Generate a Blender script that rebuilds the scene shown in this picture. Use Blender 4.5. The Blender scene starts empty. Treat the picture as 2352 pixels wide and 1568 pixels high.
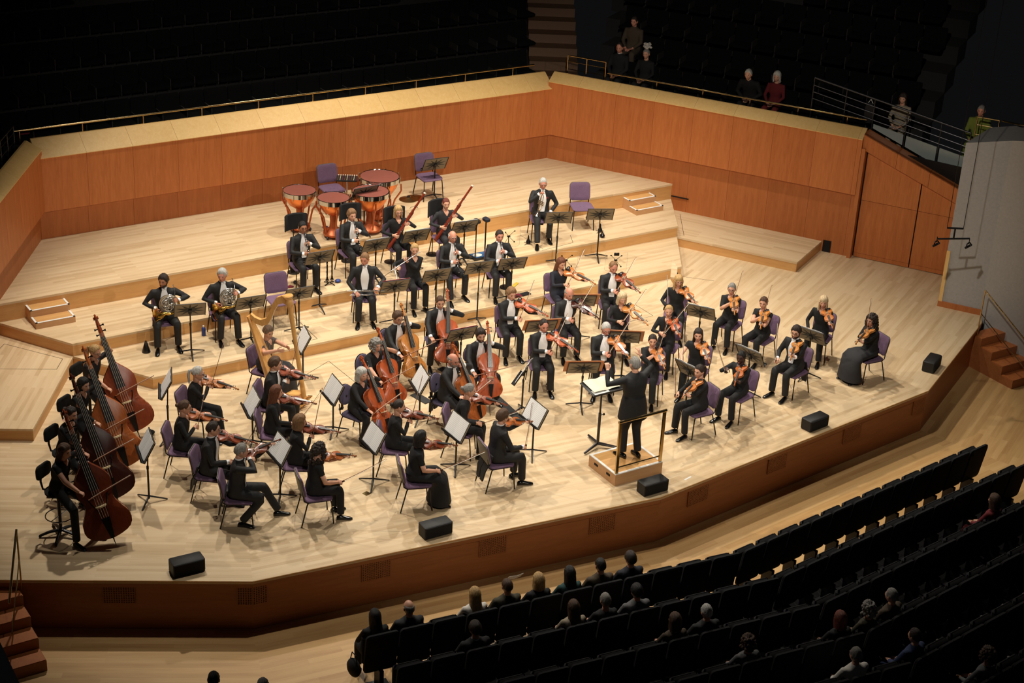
import bpy, math, random
import numpy as np
from mathutils import Vector, Matrix

random.seed(7)
rng = np.random.default_rng(7)
SC = bpy.context.scene
COL = SC.collection
R = math.radians

# ------------------------------------------------------------------ camera
# world: X runs along the risers, Y along the hall axis (upstage +), Z up, stage floor z = 0
PIT, ROLL, YAW = 0.44223262, 0.05397466, 0.58125648
FPX = 3835.635
CAM = Vector((-14.25126, -20.46262, 13.05))
c_fw = Vector((math.sin(YAW) * math.cos(PIT), math.cos(YAW) * math.cos(PIT), -math.sin(PIT)))
_r = Vector((math.cos(YAW), -math.sin(YAW), 0))
_u = _r.cross(c_fw)
c_r = math.cos(ROLL) * _r + math.sin(ROLL) * _u
c_u = -math.sin(ROLL) * _r + math.cos(ROLL) * _u
cam_d = bpy.data.cameras.new('camera')
cam_d.sensor_width = 36.0
cam_d.lens = FPX / 2352 * 36.0
cam_d.clip_end = 200
cam = bpy.data.objects.new('camera', cam_d)
COL.objects.link(cam)
M = Matrix((c_r, c_u, -c_fw)).transposed().to_4x4()
M.translation = CAM
cam.matrix_world = M
SC.camera = cam

# ------------------------------------------------------------------ world, lights, exposure
SC.view_settings.view_transform = 'Standard'
SC.view_settings.look = 'None'
SC.view_settings.gamma = 1.0
SC.view_settings.exposure = 0.12
SC.view_settings.use_curve_mapping = False
wd = bpy.data.worlds.new('hall_dark')
SC.world = wd
wd.use_nodes = True
wd.node_tree.nodes['Background'].inputs[0].default_value = (0.9, 0.92, 1.0, 1)
wd.node_tree.nodes['Background'].inputs[1].default_value = 0.004

def spot(name, loc, aim, power, size, blend=0.35, radius=0.25, col=(1.0, 0.87, 0.68)):
    ld = bpy.data.lights.new(name, 'SPOT')
    ld.energy = power; ld.spot_size = R(size); ld.spot_blend = blend
    ld.shadow_soft_size = radius; ld.color = col
    o = bpy.data.objects.new(name, ld)
    COL.objects.link(o)
    o.location = loc
    o.rotation_euler = (Vector(aim) - Vector(loc)).to_track_quat('-Z', 'Y').to_euler()
    return o

WARM = (1.0, 0.91, 0.78)
LIGHTS = [  # overhead stage lanterns: place, aim, power, cone
    ((-5.5, 5.0, 11.5), (-2.5, 1.6, 0), 2300, 76),
    ((-2.4, 7.0, 12.0), (-1.2, 4.2, 0.4), 1800, 74),
    ((2.4, 6.6, 12.0), (1.6, 3.6, 0.4), 2000, 78),
    ((4.6, 3.8, 11.5), (3.6, 0.8, 0), 2500, 82),
    ((-4.2, -0.6, 12.5), (-2.8, 0.9, 0.2), 1150, 66),
    ((2.4, -0.6, 12.5), (2.6, 0.9, 0.2), 1450, 70),
]
for l, a, p, s in LIGHTS:
    spot('stage_lantern', l, a, p, s, 0.45, 0.14, WARM)
FOH = [  # lanterns out over the stalls, on the players' faces and the panelled walls
    ((-9.0, -14.0, 12.5), (-1.0, 4.4, 0.9), 2600, 38),
    ((1.0, -15.0, 12.5), (0.5, 4.4, 0.9), 2600, 38),
    ((-7.0, -11.0, 13.0), (6.8, 3.8, 1.2), 4200, 36),
]
for l, a, p, s in FOH:
    spot('front_lantern', l, a, p, s, 0.6, 0.14, WARM)

# ------------------------------------------------------------------ pixel -> ground helper
def on_z(px, py, z=0.0):
    d = c_fw * FPX + c_r * (px - 1176) - c_u * (py - 784)
    t = (z - CAM.z) / d.z
    return CAM + d * t

# ------------------------------------------------------------------ materials
MATS = {}
def _mk(name):
    m = bpy.data.materials.new(name); m.use_nodes = True
    nt = m.node_tree; b = nt.nodes['Principled BSDF']
    MATS[name] = m
    return m, nt, b
def lin(c):
    return tuple(((x / 255.0) / 12.92 if x / 255.0 <= 0.04045 else ((x / 255.0 + 0.055) / 1.055) ** 2.4) for x in c)
def plain(name, col, rough=0.5, metal=0.0, noise=0.0, nscale=30, bump=0.0, bscale=60, spec=0.5, stretch=None, coat=0.0):
    m, nt, b = _mk(name)
    b.inputs['Roughness'].default_value = rough
    b.inputs['Metallic'].default_value = metal
    b.inputs['Specular IOR Level'].default_value = spec
    b.inputs['Coat Weight'].default_value = coat
    c = lin(col)
    b.inputs['Base Color'].default_value = (*c, 1)
    if noise or bump:
        tc = nt.nodes.new('ShaderNodeTexCoord'); mp = nt.nodes.new('ShaderNodeMapping')
        nt.links.new(tc.outputs['Object'], mp.inputs[0])
        if stretch: mp.inputs['Scale'].default_value = stretch
    if noise:
        n = nt.nodes.new('ShaderNodeTexNoise'); n.inputs['Scale'].default_value = nscale; n.inputs['Detail'].default_value = 4
        nt.links.new(mp.outputs[0], n.inputs['Vector'])
        r = nt.nodes.new('ShaderNodeValToRGB')
        r.color_ramp.elements[0].position = 0.3; r.color_ramp.elements[1].position = 0.7
        r.color_ramp.elements[0].color = (*[x * (1 - noise) for x in c], 1)
        r.color_ramp.elements[1].color = (*[min(1, x * (1 + noise)) for x in c], 1)
        nt.links.new(n.outputs['Fac'], r.inputs[0]); nt.links.new(r.outputs[0], b.inputs['Base Color'])
    if bump:
        n2 = nt.nodes.new('ShaderNodeTexNoise'); n2.inputs['Scale'].default_value = bscale; n2.inputs['Detail'].default_value = 3
        nt.links.new(mp.outputs[0], n2.inputs['Vector'])
        bp = nt.nodes.new('ShaderNodeBump'); bp.inputs['Strength'].default_value = bump; bp.inputs['Distance'].default_value = 0.02
        nt.links.new(n2.outputs['Fac'], bp.inputs['Height']); nt.links.new(bp.outputs[0], b.inputs['Normal'])
    return m

def planks(name, c1, c2, c3, length=0.9, width=0.085, rough=0.38):
    """strip flooring: strips along local X, colour different from strip to strip"""
    m, nt, b = _mk(name)
    N = nt.nodes.new; L = nt.links.new
    tc = N('ShaderNodeTexCoord')
    br = N('ShaderNodeTexBrick')
    br.offset = 0.37; br.offset_frequency = 2; br.squash = 1.0
    br.inputs['Scale'].default_value = 1.0
    br.inputs['Brick Width'].default_value = length
    br.inputs['Row Height'].default_value = width
    br.inputs['Mortar Size'].default_value = 0.0012
    br.inputs['Mortar Smooth'].default_value = 0.3
    br.inputs['Bias'].default_value = 0.0
    br.inputs['Color1'].default_value = (0, 0, 0, 1); br.inputs['Color2'].default_value = (1, 1, 1, 1)
    br.inputs['Mortar'].default_value = (0.30, 0.30, 0.30, 1)
    L(tc.outputs['Object'], br.inputs['Vector'])
    # second, coarser layer shifts whole groups of strips
    mp = N('ShaderNodeMapping'); mp.inputs['Scale'].default_value = (0.7, 9.0, 1)
    L(tc.outputs['Object'], mp.inputs[0])
    no = N('ShaderNodeTexNoise'); no.inputs['Scale'].default_value = 1.3; no.inputs['Detail'].default_value = 5
    L(mp.outputs[0], no.inputs['Vector'])
    mp2 = N('ShaderNodeMapping'); mp2.inputs['Scale'].default_value = (3.0, 60.0, 1)
    L(tc.outputs['Object'], mp2.inputs[0])
    gr = N('ShaderNodeTexNoise'); gr.inputs['Scale'].default_value = 1.0; gr.inputs['Detail'].default_value = 3
    L(mp2.outputs[0], gr.inputs['Vector'])
    mx = N('ShaderNodeMix'); mx.data_type = 'FLOAT'
    mx.inputs[0].default_value = 0.6
    L(br.outputs['Color'], mx.inputs[2]); L(no.outputs['Fac'], mx.inputs[3])
    mx2 = N('ShaderNodeMix'); mx2.data_type = 'FLOAT'; mx2.inputs[0].default_value = 0.25
    L(mx.outputs[0], mx2.inputs[2]); L(gr.outputs['Fac'], mx2.inputs[3])
    rp = N('ShaderNodeValToRGB')
    e = rp.color_ramp.elements
    e[0].position = 0.18; e[0].color = (*lin(c1), 1)
    e[1].position = 0.80; e[1].color = (*lin(c3), 1)
    k = e.new(0.5); k.color = (*lin(c2), 1)
    L(mx2.outputs[0], rp.inputs[0]); L(rp.outputs[0], b.inputs['Base Color'])
    b.inputs['Roughness'].default_value = rough
    b.inputs['Specular IOR Level'].default_value = 0.35
    return m

def veneer(name, c1, c2, rough=0.42, vert='Z', sc=1.0):
    """wood veneer with grain along one object axis"""
    m, nt, b = _mk(name)
    N = nt.nodes.new; L = nt.links.new
    tc = N('ShaderNodeTexCoord'); mp = N('ShaderNodeMapping')
    s = [9 * sc, 9 * sc, 9 * sc]; s['XYZ'.index(vert)] = 0.9 * sc
    mp.inputs['Scale'].default_value = s
    L(tc.outputs['Object'], mp.inputs[0])
    no = N('ShaderNodeTexNoise'); no.inputs['Scale'].default_value = 1.5; no.inputs['Detail'].default_value = 6; no.inputs['Distortion'].default_value = 0.6
    L(mp.outputs[0], no.inputs['Vector'])
    n2 = N('ShaderNodeTexNoise'); n2.inputs['Scale'].default_value = 5.0; n2.inputs['Detail'].default_value = 3
    L(mp.outputs[0], n2.inputs['Vector'])
    oi = N('ShaderNodeObjectInfo')
    mx = N('ShaderNodeMix'); mx.data_type = 'FLOAT'; mx.inputs[0].default_value = 0.4
    L(no.outputs['Fac'], mx.inputs[2]); L(n2.outputs['Fac'], mx.inputs[3])
    ad = N('ShaderNodeMath'); ad.operation = 'MULTIPLY_ADD'; ad.inputs[1].default_value = 0.16
    L(oi.outputs['Random'], ad.inputs[0]); L(mx.outputs[0], ad.inputs[2])
    rp = N('ShaderNodeValToRGB'); e = rp.color_ramp.elements
    e[0].position = 0.32; e[0].color = (*lin(c1), 1); e[1].position = 0.78; e[1].color = (*lin(c2), 1)
    L(ad.outputs[0], rp.inputs[0]); L(rp.outputs[0], b.inputs['Base Color'])
    b.inputs['Roughness'].default_value = rough
    b.inputs['Specular IOR Level'].default_value = 0.35
    return m

planks('floor_oak', (186, 156, 116), (214, 188, 150), (224, 202, 166), length=1.15, width=.07)
planks('floor_oak_low', (172, 128, 78), (200, 160, 106), (216, 178, 124), width=0.11, length=1.4)
veneer('riser_face', (196, 144, 88), (216, 168, 108), vert='X')
veneer('wall_cherry', (176, 98, 48), (206, 126, 70))
veneer('wall_cherry_low', (168, 96, 50), (194, 118, 66))
plain('wall_seam', (110, 58, 28), 0.7)
veneer('stage_front', (150, 92, 52), (172, 108, 64), vert='X')
veneer('bevel_lit_veneer', (230, 184, 112), (244, 204, 136))  # light caught by the slope is put into this paler colour; end posts share it
veneer('step_wood', (190, 138, 80), (216, 170, 110), vert='X')
veneer('box_wood', (184, 138, 94), (204, 160, 116), vert='X')
plain('black_metal0', (24, 24, 25), 0.6, 0.3)
plain('dark_gap', (20, 12, 8), 0.9)
plain('grey_wall', (172, 170, 168), 0.9, noise=0.06, nscale=20)
plain('white_tape', (232, 232, 228), 0.6, noise=0.05, nscale=12)
plain('brass', (198, 172, 124), 0.2, 1.0)
plain('dark_steel', (70, 70, 74), 0.35, 0.8)
plain('black_fabric', (20, 20, 22), 0.9, bump=0.15, bscale=200)
plain('seat_cloth', (18, 18, 21), 0.95)
plain('terrace', (30, 28, 28), 0.9)
plain('terrace_edge', (70, 62, 56), 0.7)
plain('black_box', (16, 16, 17), 0.6, bump=0.2, bscale=300)
plain('vent_dark', (14, 8, 5), 0.9)
plain('glass_panel', (150, 160, 158), 0.3)

# ------------------------------------------------------------------ mesh helpers
def rotz(a): return Matrix.Rotation(a, 4, 'Z')
def T(x, y=None, z=None):
    return Matrix.Translation(Vector((x, y, z)) if y is not None else Vector(x))
def frame(o, x=None, y=None, z=None):
    """orthonormal matrix at o; first given axis kept, second made orthogonal"""
    ax = {}
    if x is not None: ax['x'] = Vector(x).normalized()
    if y is not None: ax['y'] = Vector(y).normalized()
    if z is not None: ax['z'] = Vector(z).normalized()
    k = list(ax)
    a = ax[k[0]]; b = ax[k[1]]; b = (b - a * a.dot(b)).normalized(); ax[k[1]] = b
    if 'x' not in ax: ax['x'] = ax['y'].cross(ax['z'])
    elif 'y' not in ax: ax['y'] = ax['z'].cross(ax['x'])
    elif 'z' not in ax: ax['z'] = ax['x'].cross(ax['y'])
    m = Matrix((ax['x'], ax['y'], ax['z'])).transposed().to_4x4()
    m.translation = Vector(o)
    return m

class MB:
    def __init__(self): self.v = []; self.f = []; self.m = []
    def add(self, V, F, m=0, M=None):
        b = len(self.v)
        if M is not None: V = [M @ Vector(p) for p in V]
        self.v.extend([tuple(p) for p in V])
        self.f.extend([tuple(i + b for i in q) for q in F]); self.m.extend([m] * len(F))
        return self
    def box(self, c, s, m=0, M=None):
        x, y, z = s[0] / 2, s[1] / 2, s[2] / 2
        V = [(c[0] + a * x, c[1] + b * y, c[2] + d * z) for d in (-1, 1) for b in (-1, 1) for a in (-1, 1)]
        F = [(0, 2, 3, 1), (4, 5, 7, 6), (0, 1, 5, 4), (2, 6, 7, 3), (0, 4, 6, 2), (1, 3, 7, 5)]
        return self.add(V, F, m, M)
    def bbox(self, c, s, bev, m=0, M=None):
        """box with bevelled vertical + horizontal edges (rounded slab)"""
        x, y, z = s[0] / 2, s[1] / 2, s[2] / 2
        b = min(bev, x * .9, y * .9, z * .9)
        rings = []
        for zz, ins in ((-z, b), (-z + b, 0), (z - b, 0), (z, b)):
            X, Y = x - ins, y - ins
            rings.append([(c[0] + p, c[1] + q, c[2] + zz) for p, q in
                          ((-X + b, -Y), (X - b, -Y), (X, -Y + b), (X, Y - b), (X - b, Y), (-X + b, Y), (-X, Y - b), (-X, -Y + b))])
        return self.loft(rings, m, M)
    def loft(self, rings, m=0, M=None, cap=True, close=True):
        n = len(rings[0]); V = [p for r in rings for p in r]; F = []
        for i in range(len(rings) - 1):
            for j in range(n if close else n - 1):
                k = (j + 1) % n
                F.append((i * n + j, i * n + k, (i + 1) * n + k, (i + 1) * n + j))
        if cap:
            F.append(tuple(reversed(range(n)))); F.append(tuple((len(rings) - 1) * n + j for j in range(n)))
        return self.add(V, F, m, M)
    def tube(self, pts, r, n=8, m=0, M=None, cap=True, ry=None, up=None, closed=False):
        P = [Vector(p) for p in pts]; k = len(P)
        rr = list(r) if hasattr(r, '__len__') else [r] * k
        r2 = rr if ry is None else (list(ry) if hasattr(ry, '__len__') else [ry] * k)
        rings = []; prev = None
        for i in range(k):
            t = (P[min(i + 1, k - 1)] - P[max(i - 1, 0)])
            if closed: t = P[(i + 1) % k] - P[(i - 1) % k]
            t.normalize()
            if prev is None:
                u = Vector(up) if up is not None else (Vector((0, 0, 1)) if abs(t.z) < .9 else Vector((0, 1, 0)))
            else: u = prev
            if up is not None and i > 0: u = Vector(up)
            u = u - t * t.dot(u)
            if u.length < 1e-5: u = Vector((1, 0, 0)) - t * t.x
            u.normalize(); prev = u; w = t.cross(u)
            rings.append([tuple(P[i] + w * (rr[i] * math.cos(a)) + u * (r2[i] * math.sin(a)))
                          for a in [2 * math.pi * j / n for j in range(n)]])
        if closed: rings.append(rings[0]); cap = False
        return self.loft(rings, m, M, cap)
    def cyl(self, p0, p1, r, n=10, m=0, M=None, r1=None):
        return self.tube([p0, p1], [r, r if r1 is None else r1], n, m, M)
    def lathe(self, prof, n=24, m=0, M=None, cap=False):
        rings = [[(r * math.cos(2 * math.pi * j / n), r * math.sin(2 * math.pi * j / n), z) for j in range(n)] for r, z in prof]
        return self.loft(rings, m, M, cap)
    def prism(self, poly, z0, z1, m=0, M=None):
        a = sum(poly[i][0] * poly[(i + 1) % len(poly)][1] - poly[(i + 1) % len(poly)][0] * poly[i][1] for i in range(len(poly)))
        if a < 0: poly = poly[::-1]
        return self.loft([[(x, y, z0) for x, y in poly], [(x, y, z1) for x, y in poly]], m, M)
    def ell(self, c, rad, nu=12, nv=8, m=0, M=None):
        rings = []
        for i in range(nv + 1):
            ph = math.pi * i / nv - math.pi / 2
            cr = max(math.cos(ph), 0.02)
            rings.append([(c[0] + rad[0] * cr * math.cos(2 * math.pi * j / nu), c[1] + rad[1] * cr * math.sin(2 * math.pi * j / nu), c[2] + rad[2] * math.sin(ph)) for j in range(nu)])
        return self.loft(rings, m, M)
    def mesh(self, name, mats, angle=40):
        me = bpy.data.meshes.new(name)
        me.from_pydata(self.v, [], self.f)
        for mt in (mats if isinstance(mats, (list, tuple)) else [mats]):
            me.materials.append(MATS[mt] if isinstance(mt, str) else mt)
        me.polygons.foreach_set('material_index', self.m)
        if angle:
            me.shade_smooth(); me.set_sharp_from_angle(angle=R(angle))
        me.update()
        return me
    def build(self, name, mats, parent=None, mw=None, angle=40):
        return link(name, self.mesh(name, mats, angle), parent, mw)

def link(name, me, parent=None, mw=None):
    o = bpy.data.objects.new(name, me)
    COL.objects.link(o)
    if parent is not None: o.parent = parent
    if mw is not None: o.matrix_local = mw
    return o
def tag(o, label=None, cat=None, group=None, kind=None):
    if label: o['label'] = label
    if cat: o['category'] = cat
    if group: o['group'] = group
    if kind: o['kind'] = kind
    return o
def thing(name, label, cat, mw=None, group=None):
    o = bpy.data.objects.new(name, None)
    o.empty_display_size = 0.1
    COL.objects.link(o)
    if mw is not None: o.matrix_local = mw
    return tag(o, label, cat, group)
def struct(name, me_or_none, mw=None, label=None):
    o = link(name, me_or_none, None, mw)
    o['kind'] = 'structure'
    if label: o['label'] = label
    return o

class Tpl:
    """a thing with parts, kept as mesh data and put down again and again"""
    def __init__(self): self.parts = []
    def part(self, name, mb, mats, sub=None, angle=40, mw=None):
        self.parts.append((name, mb.mesh(name, mats, angle), sub, mw))
        return len(self.parts) - 1
    def put(self, name, mw, label, cat, group=None, mats=None, skip=()):
        root = thing(name, label, cat, mw, group)
        obs = []
        for (n, me, sub, pm) in self.parts:
            if n in skip: obs.append(None); continue
            par = root if sub is None else obs[sub]
            o = link(n, me, par, pm)
            if mats and n in mats:
                for i, mt in enumerate(mats[n] if isinstance(mats[n], (list, tuple)) else [mats[n]]):
                    o.material_slots[i].link = 'OBJECT'; o.material_slots[i].material = MATS[mt]
            obs.append(o)
        return root
# ------------------------------------------------------------------ the hall
h1, h2, h3, HS = 0.2163, 0.4536, 0.8009, -0.82
E0a, E0b, E1m = Vector((-9.563, -0.7215)), Vector((-6.458, -2.402)), Vector((0, -3.182))
TR = Vector((0.5322, -0.8466)); TL = Vector((-0.5322, -0.8466))      # side wall directions
WR0 = Vector((5.719, 8.939)); WL0 = Vector((-5.719, 8.939))

def on_plane(px, py, P0, P1):
    d = c_fw * FPX + c_r * (px - 1176) - c_u * (py - 784)
    n = Vector((-(P1[1] - P0[1]), P1[0] - P0[0], 0))
    t = n.dot(Vector((P0[0], P0[1], 0)) - CAM) / n.dot(d)
    return CAM + d * t

def slab(name, poly, z, th, mat, ang=0.0, parent=None, kind=None):
    """flat slab with its own rotation so that its strips run along angle ang"""
    c = Vector((sum(p[0] for p in poly) / len(poly), sum(p[1] for p in poly) / len(poly)))
    mb = MB(); ca, sa = math.cos(-ang), math.sin(-ang)
    q = [((p[0] - c.x) * ca - (p[1] - c.y) * sa, (p[0] - c.x) * sa + (p[1] - c.y) * ca) for p in poly]
    mb.prism(q, -th, 0)
    o = mb.build(name, mat, parent, T(c.x, c.y, z) @ rotz(ang), angle=None)
    if kind: o['kind'] = kind
    return o
def mirx(poly): return [(-p[0], p[1]) for p in poly][::-1]
def angle_of(p, q): return math.atan2(q[1] - p[1], q[0] - p[0])

fl = struct('floor', None, None)
secL = [(-12, 6.4), (-12, 0.6), tuple(E0a), tuple(E0b), (-3.18, 6.4)]
secC = [tuple(E0b), tuple(E1m), (0, 6.4), (-3.18, 6.4)]
slab('floor_section', secL, 0, 0.05, 'floor_oak', angle_of(E0a, E0b), fl)
slab('floor_section', secC, 0, 0.05, 'floor_oak', angle_of(E0b, E1m), fl)
slab('floor_section', mirx(secC), 0, 0.05, 'floor_oak', -angle_of(E0b, E1m), fl)
slab('floor_section', [(7.4, 6.4), (9.3, 3.42), (9.75, 2.8), (10.7, 1.1), (9.9, -0.35), (9.563, -0.7215), (6.458, -2.402), (3.18, 6.4)], 0, 0.05, 'floor_oak', -angle_of(E0a, E0b), fl)
lo = struct('floor_auditorium', None)
slab('floor_section', [(-14, 0.5), tuple(E0a + Vector((0, .1))), tuple(E0b + Vector((0, .1))), (-6.75, -3.3), (-9.5, -12), (-14, -12)], HS, 0.1, 'floor_oak_low', angle_of(E0a, E0b), lo)
slab('floor_section', [tuple(E0b + Vector((0, .1))), (0, -3.1), (0, -12), (-9.5, -12), (-6.75, -3.3)], HS, 0.1, 'floor_oak_low', angle_of(E0b, E1m), lo)
slab('floor_section', mirx([tuple(E0b + Vector((0, .1))), (0, -3.1), (0, -12), (-9.5, -12), (-6.75, -3.3)]), HS, 0.1, 'floor_oak_low', -angle_of(E0b, E1m), lo)
slab('floor_section', mirx([(-14, 0.5), tuple(E0a + Vector((0, .1))), tuple(E0b + Vector((0, .1))), (-6.75, -3.3), (-9.5, -12), (-14, -12)]), HS, 0.1, 'floor_oak_low', -angle_of(E0a, E0b), lo)

def face(p, q, z0, z1, mat, parent, name='riser_face', th=0.03, inset=0.0):
    """vertical board between p and q (outer side to the right of p->q)"""
    p = Vector(p); q = Vector(q); L = (q - p).length
    mb = MB().box((L / 2, th / 2 + inset, (z1 - z0) / 2), (L - 0.004, th, z1 - z0 - 0.002))
    return mb.build(name, mat, parent, T(p.x, p.y, z0) @ rotz(angle_of(p, q)), angle=None)

def platform(poly, z, base, ang, edges, name='riser'):
    r = struct(name, None, None)
    slab('deck', poly, z, 0.04, 'floor_oak', ang, r)
    for i in edges:
        face(poly[i], poly[(i + 1) % len(poly)], base, z - 0.04, 'riser_face', r, inset=0.006)
    return r
e, yE, d_, yD, x3, y3, cP, yC = 5.568, 3.658, 6.474, 5.011, 7.325, 6.385, 7.87, 2.801
platform([(-e, yE), (e, yE), (d_, yD), (d_, 5.3), (-d_, 5.3), (-d_, yD)], h1, 0, 0, [0, 1, 5])
platform([(-d_, yD), (d_, yD), (x3, y3), (x3 - .2, 6.75), (-x3 + .2, 6.75), (-x3, y3)], h2, 0, 0, [0, 1, 5])
platform([(-x3, y3), (x3, y3), (5.75, 8.99), (-5.75, 8.99)], h3, 0, 0, [0])
rp = [(d_, yD), (cP, yC), (9.17, 3.50), (7.36, 6.38), (7.33, 6.385)]
platform(rp, h1, 0, angle_of(rp[0], rp[1]), [0, 1], 'side_platform')
lp = mirx(rp)          # (-7.33..),(-7.36..),(-9.17,3.5),(-7.87,2.8),(-6.47,5.01)
platform(lp, h1, 0, angle_of(lp[3], lp[4]), [2, 3], 'side_platform')

# stage front -----------------------------------------------------------
wf = struct('wall_front', None)
EDG = [(Vector((-12.2, 0.71)), E0a), (E0a, E0b), (E0b, E1m), (E1m, Vector((6.458, -2.402))), (Vector((6.458, -2.402)), Vector((9.563, -0.7215)))]
for p, q in EDG:
    face(p, q, HS, -0.05, 'stage_front', wf, 'front_panel', 0.05, 0.03)
    face(p, q, -0.115, -0.052, 'stage_front', wf, 'edge_trim', 0.05, 0.004)
    face(p, q, -0.022, -0.002, 'step_wood', wf, 'nosing', 0.03, -0.006)
def grille(px, py, ei, wd=0.43, hg=0.29):
    p, q = EDG[ei]
    c = on_plane(px, py, p, q)
    a = angle_of(p, q)
    mb = MB()
    mb.box((0, 0.0, 0), (wd, 0.012, hg), 1)
    nx = max(4, int(wd / 0.033)); nz = 10
    for i in range(nx + 1): mb.box((-wd / 2 + wd * i / nx, -0.012, 0), (0.014, 0.014, hg + .014))
    for i in range(nz + 1): mb.box((0, -0.012, -hg / 2 + hg * i / nz), (wd + .014, 0.014, 0.012))
    n = Vector((math.sin(a), -math.cos(a), 0))
    mb.build('vent_grille', ['stage_front', 'vent_dark'], wf, T(c - n * 0.026) @ rotz(a), angle=None)
for g in [(273, 1365, 1), (562, 1369, 1, .2), (598, 1366, 2, .2), (865, 1310, 2), (1133, 1254, 2), (1385, 1203, 2), (1605, 1137, 3), (1787, 1063, 3), (1959, 995, 3), (2112, 933, 3, .3)]:
    grille(*g[:3], *(g[3:] or ()))

# walls round the stage --------------------------------------------------
def wall_run(name, p0, tdir, length, joints, z_rec, z_low, z_top, inward, base=0.0, mir=False, back=0.25):
    """panelled wall: recessed plinth band, upper panels standing proud, sloping top panels"""
    w = struct(name, None)
    js = [0.0] + [j for j in joints if 0.02 < j < length - .02] + [length]
    a = math.atan2(tdir.y, tdir.x)
    Mw = T(p0.x, p0.y, 0) @ rotz(a)
    s = inward                     # +1: stage lies to the local +y side
    g = 0.0018
    for i in range(len(js) - 1):
        x0, x1 = js[i] + g, js[i + 1] - g
        L = x1 - x0
        def put(nm, prof, mat):
            # prof: polygon in (y, z), extruded along x
            V = [(0, y * s, z) for y, z in prof] + [(L, y * s, z) for y, z in prof]
            n = len(prof)
            F = [tuple(range(n)), tuple(reversed(range(n, 2 * n)))] + [(k, n + k, n + (k + 1) % n, (k + 1) % n) for k in range(n)]
            mb = MB().add(V, F)
            o = mb.build(nm, mat, w, Mw @ T(x0, 0, 0), angle=None)
            return o
        put('plinth_panel', [(-.06, base), (0, base), (0, z_rec), (-.06, z_rec)], 'wall_cherry_low')
        put('wall_panel', [(-.06, z_rec), (.12, z_rec), (.12, z_low - .012), (-.06, z_low - .012)], 'wall_cherry')
        put('sloping_panel', [(-.1, z_low - .011), (.135, z_low - .011), (.135, z_low), (-back, z_top), (-back - .04, z_top), (-back - .04, z_low)], 'bevel_lit_veneer')
    MB().box((length / 2, -0.09 * s, (base + z_low) / 2), (length, .05, z_low - base)).build('backing', 'wall_seam', w, Mw, angle=None)
    return w
jb = [0.929 + 0.9045 * k for k in range(12)]
wall_run('wall_back', WL0, Vector((1, 0)), 11.438, jb, 1.385, 2.45, 2.72, -1, 0.3)
jr = [0.708 + 0.888 * k for k in range(8)]
wall_run('wall_right', WR0, TR, 7.02, jr, 1.40, 2.60, 2.76, -1, back=.14)
wall_run('wall_left', WL0, TL, 9.0, jr, 1.40, 2.60, 2.76, 1, back=.14)

def wr(s, off=0.0, z=0.0):
    """point on the right side wall line, off = outwards"""
    p = WR0 + TR * s + Vector((0.8466, 0.5322)) * off
    return Vector((p.x, p.y, z))
aR = math.atan2(TR.y, TR.x)
# entrance part of the right wall, with double doors under a falling parapet
we = struct('wall_entrance', None)
def quadprism(pts, n, th, mat, name, parent):
    n = Vector(n) * th
    V = [tuple(p) for p in pts] + [tuple(Vector(p) + n) for p in pts]
    k = len(pts)
    F = [tuple(range(k)), tuple(reversed(range(k, 2 * k)))] + [((i + 1) % k, i, k + i, k + (i + 1) % k) for i in range(k)]
    return MB().add(V, F).build(name, mat, parent, angle=None)
nO = Vector((0.8466, 0.5322, 0))
zp = lambda s: 2.70 - (s - 7.02) * 0.375
for s0, s1 in ((7.02, 7.75), (7.75, 8.45), (8.45, 9.6)):
    quadprism([wr(s0 + .003, -.06, zp(s0) - .32), wr(s1 - .003, -.06, zp(s1) - .32), wr(s1 - .003, -.06, zp(s1)), wr(s0 + .003, -.06, zp(s0))], nO, .1, 'wall_cherry', 'fascia_panel', we)
    quadprism([wr(s0 + .003, -.06, zp(s0)), wr(s1 - .003, -.06, zp(s1)), wr(s1 - .003, .34, zp(s1)), wr(s0 + .003, .34, zp(s0))], Vector((0, 0, -1)), .02, 'wall_cherry_low', 'parapet_cap', we)
quadprism([wr(7.02, -.10, 0), wr(7.10, -.10, 0), wr(7.10, -.10, 2.4), wr(7.02, -.10, 2.4)], nO, .2, 'wall_cherry_low', 'door_jamb', we)
door = struct('door_1', None)
def leaf(s0, s1, t0, t1, zb, nm='door_panel'):
    quadprism([wr(s0, .06, zb), wr(s1, .06, zb), wr(s1, .06, t1), wr(s0, .06, t0)], nO, .05, 'wall_cherry', nm, door)
leaf(7.13, 8.29, 1.26, 1.26, 0.10); leaf(7.13, 8.29, zp(7.13) - .3, zp(8.29) - .3, 1.268)
leaf(8.315, 9.6, 1.26, 1.26, 0.10); leaf(8.315, 9.6, zp(8.315) - .3, zp(9.6) - .3, 1.268)
leaf(7.13, 8.29, 0.095, 0.095, 0.012, 'kick_plate'); leaf(8.315, 9.6, 0.095, 0.095, 0.012, 'kick_plate')
quadprism([wr(7.05, .13, 0), wr(9.6, .13, 0), wr(9.6, .13, 2.3), wr(7.05, .13, 2.4)], nO, .03, 'dark_gap', 'backing', door)
# small service opening and slot in the right wall
mb = MB().box((0, 0, .13), (.17, .02, .25)); o = mb.build('service_opening', 'dark_gap', bpy.data.objects['wall_right'], T(wr(6.56, -.012)) @ rotz(aR), angle=None)
mb = MB().box((0, 0, 0), (.40, .02, .022)); mb.build('wall_slot', 'dark_gap', bpy.data.objects['wall_right'], T(wr(3.22, -.012, .53)) @ rotz(aR), angle=None)

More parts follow.
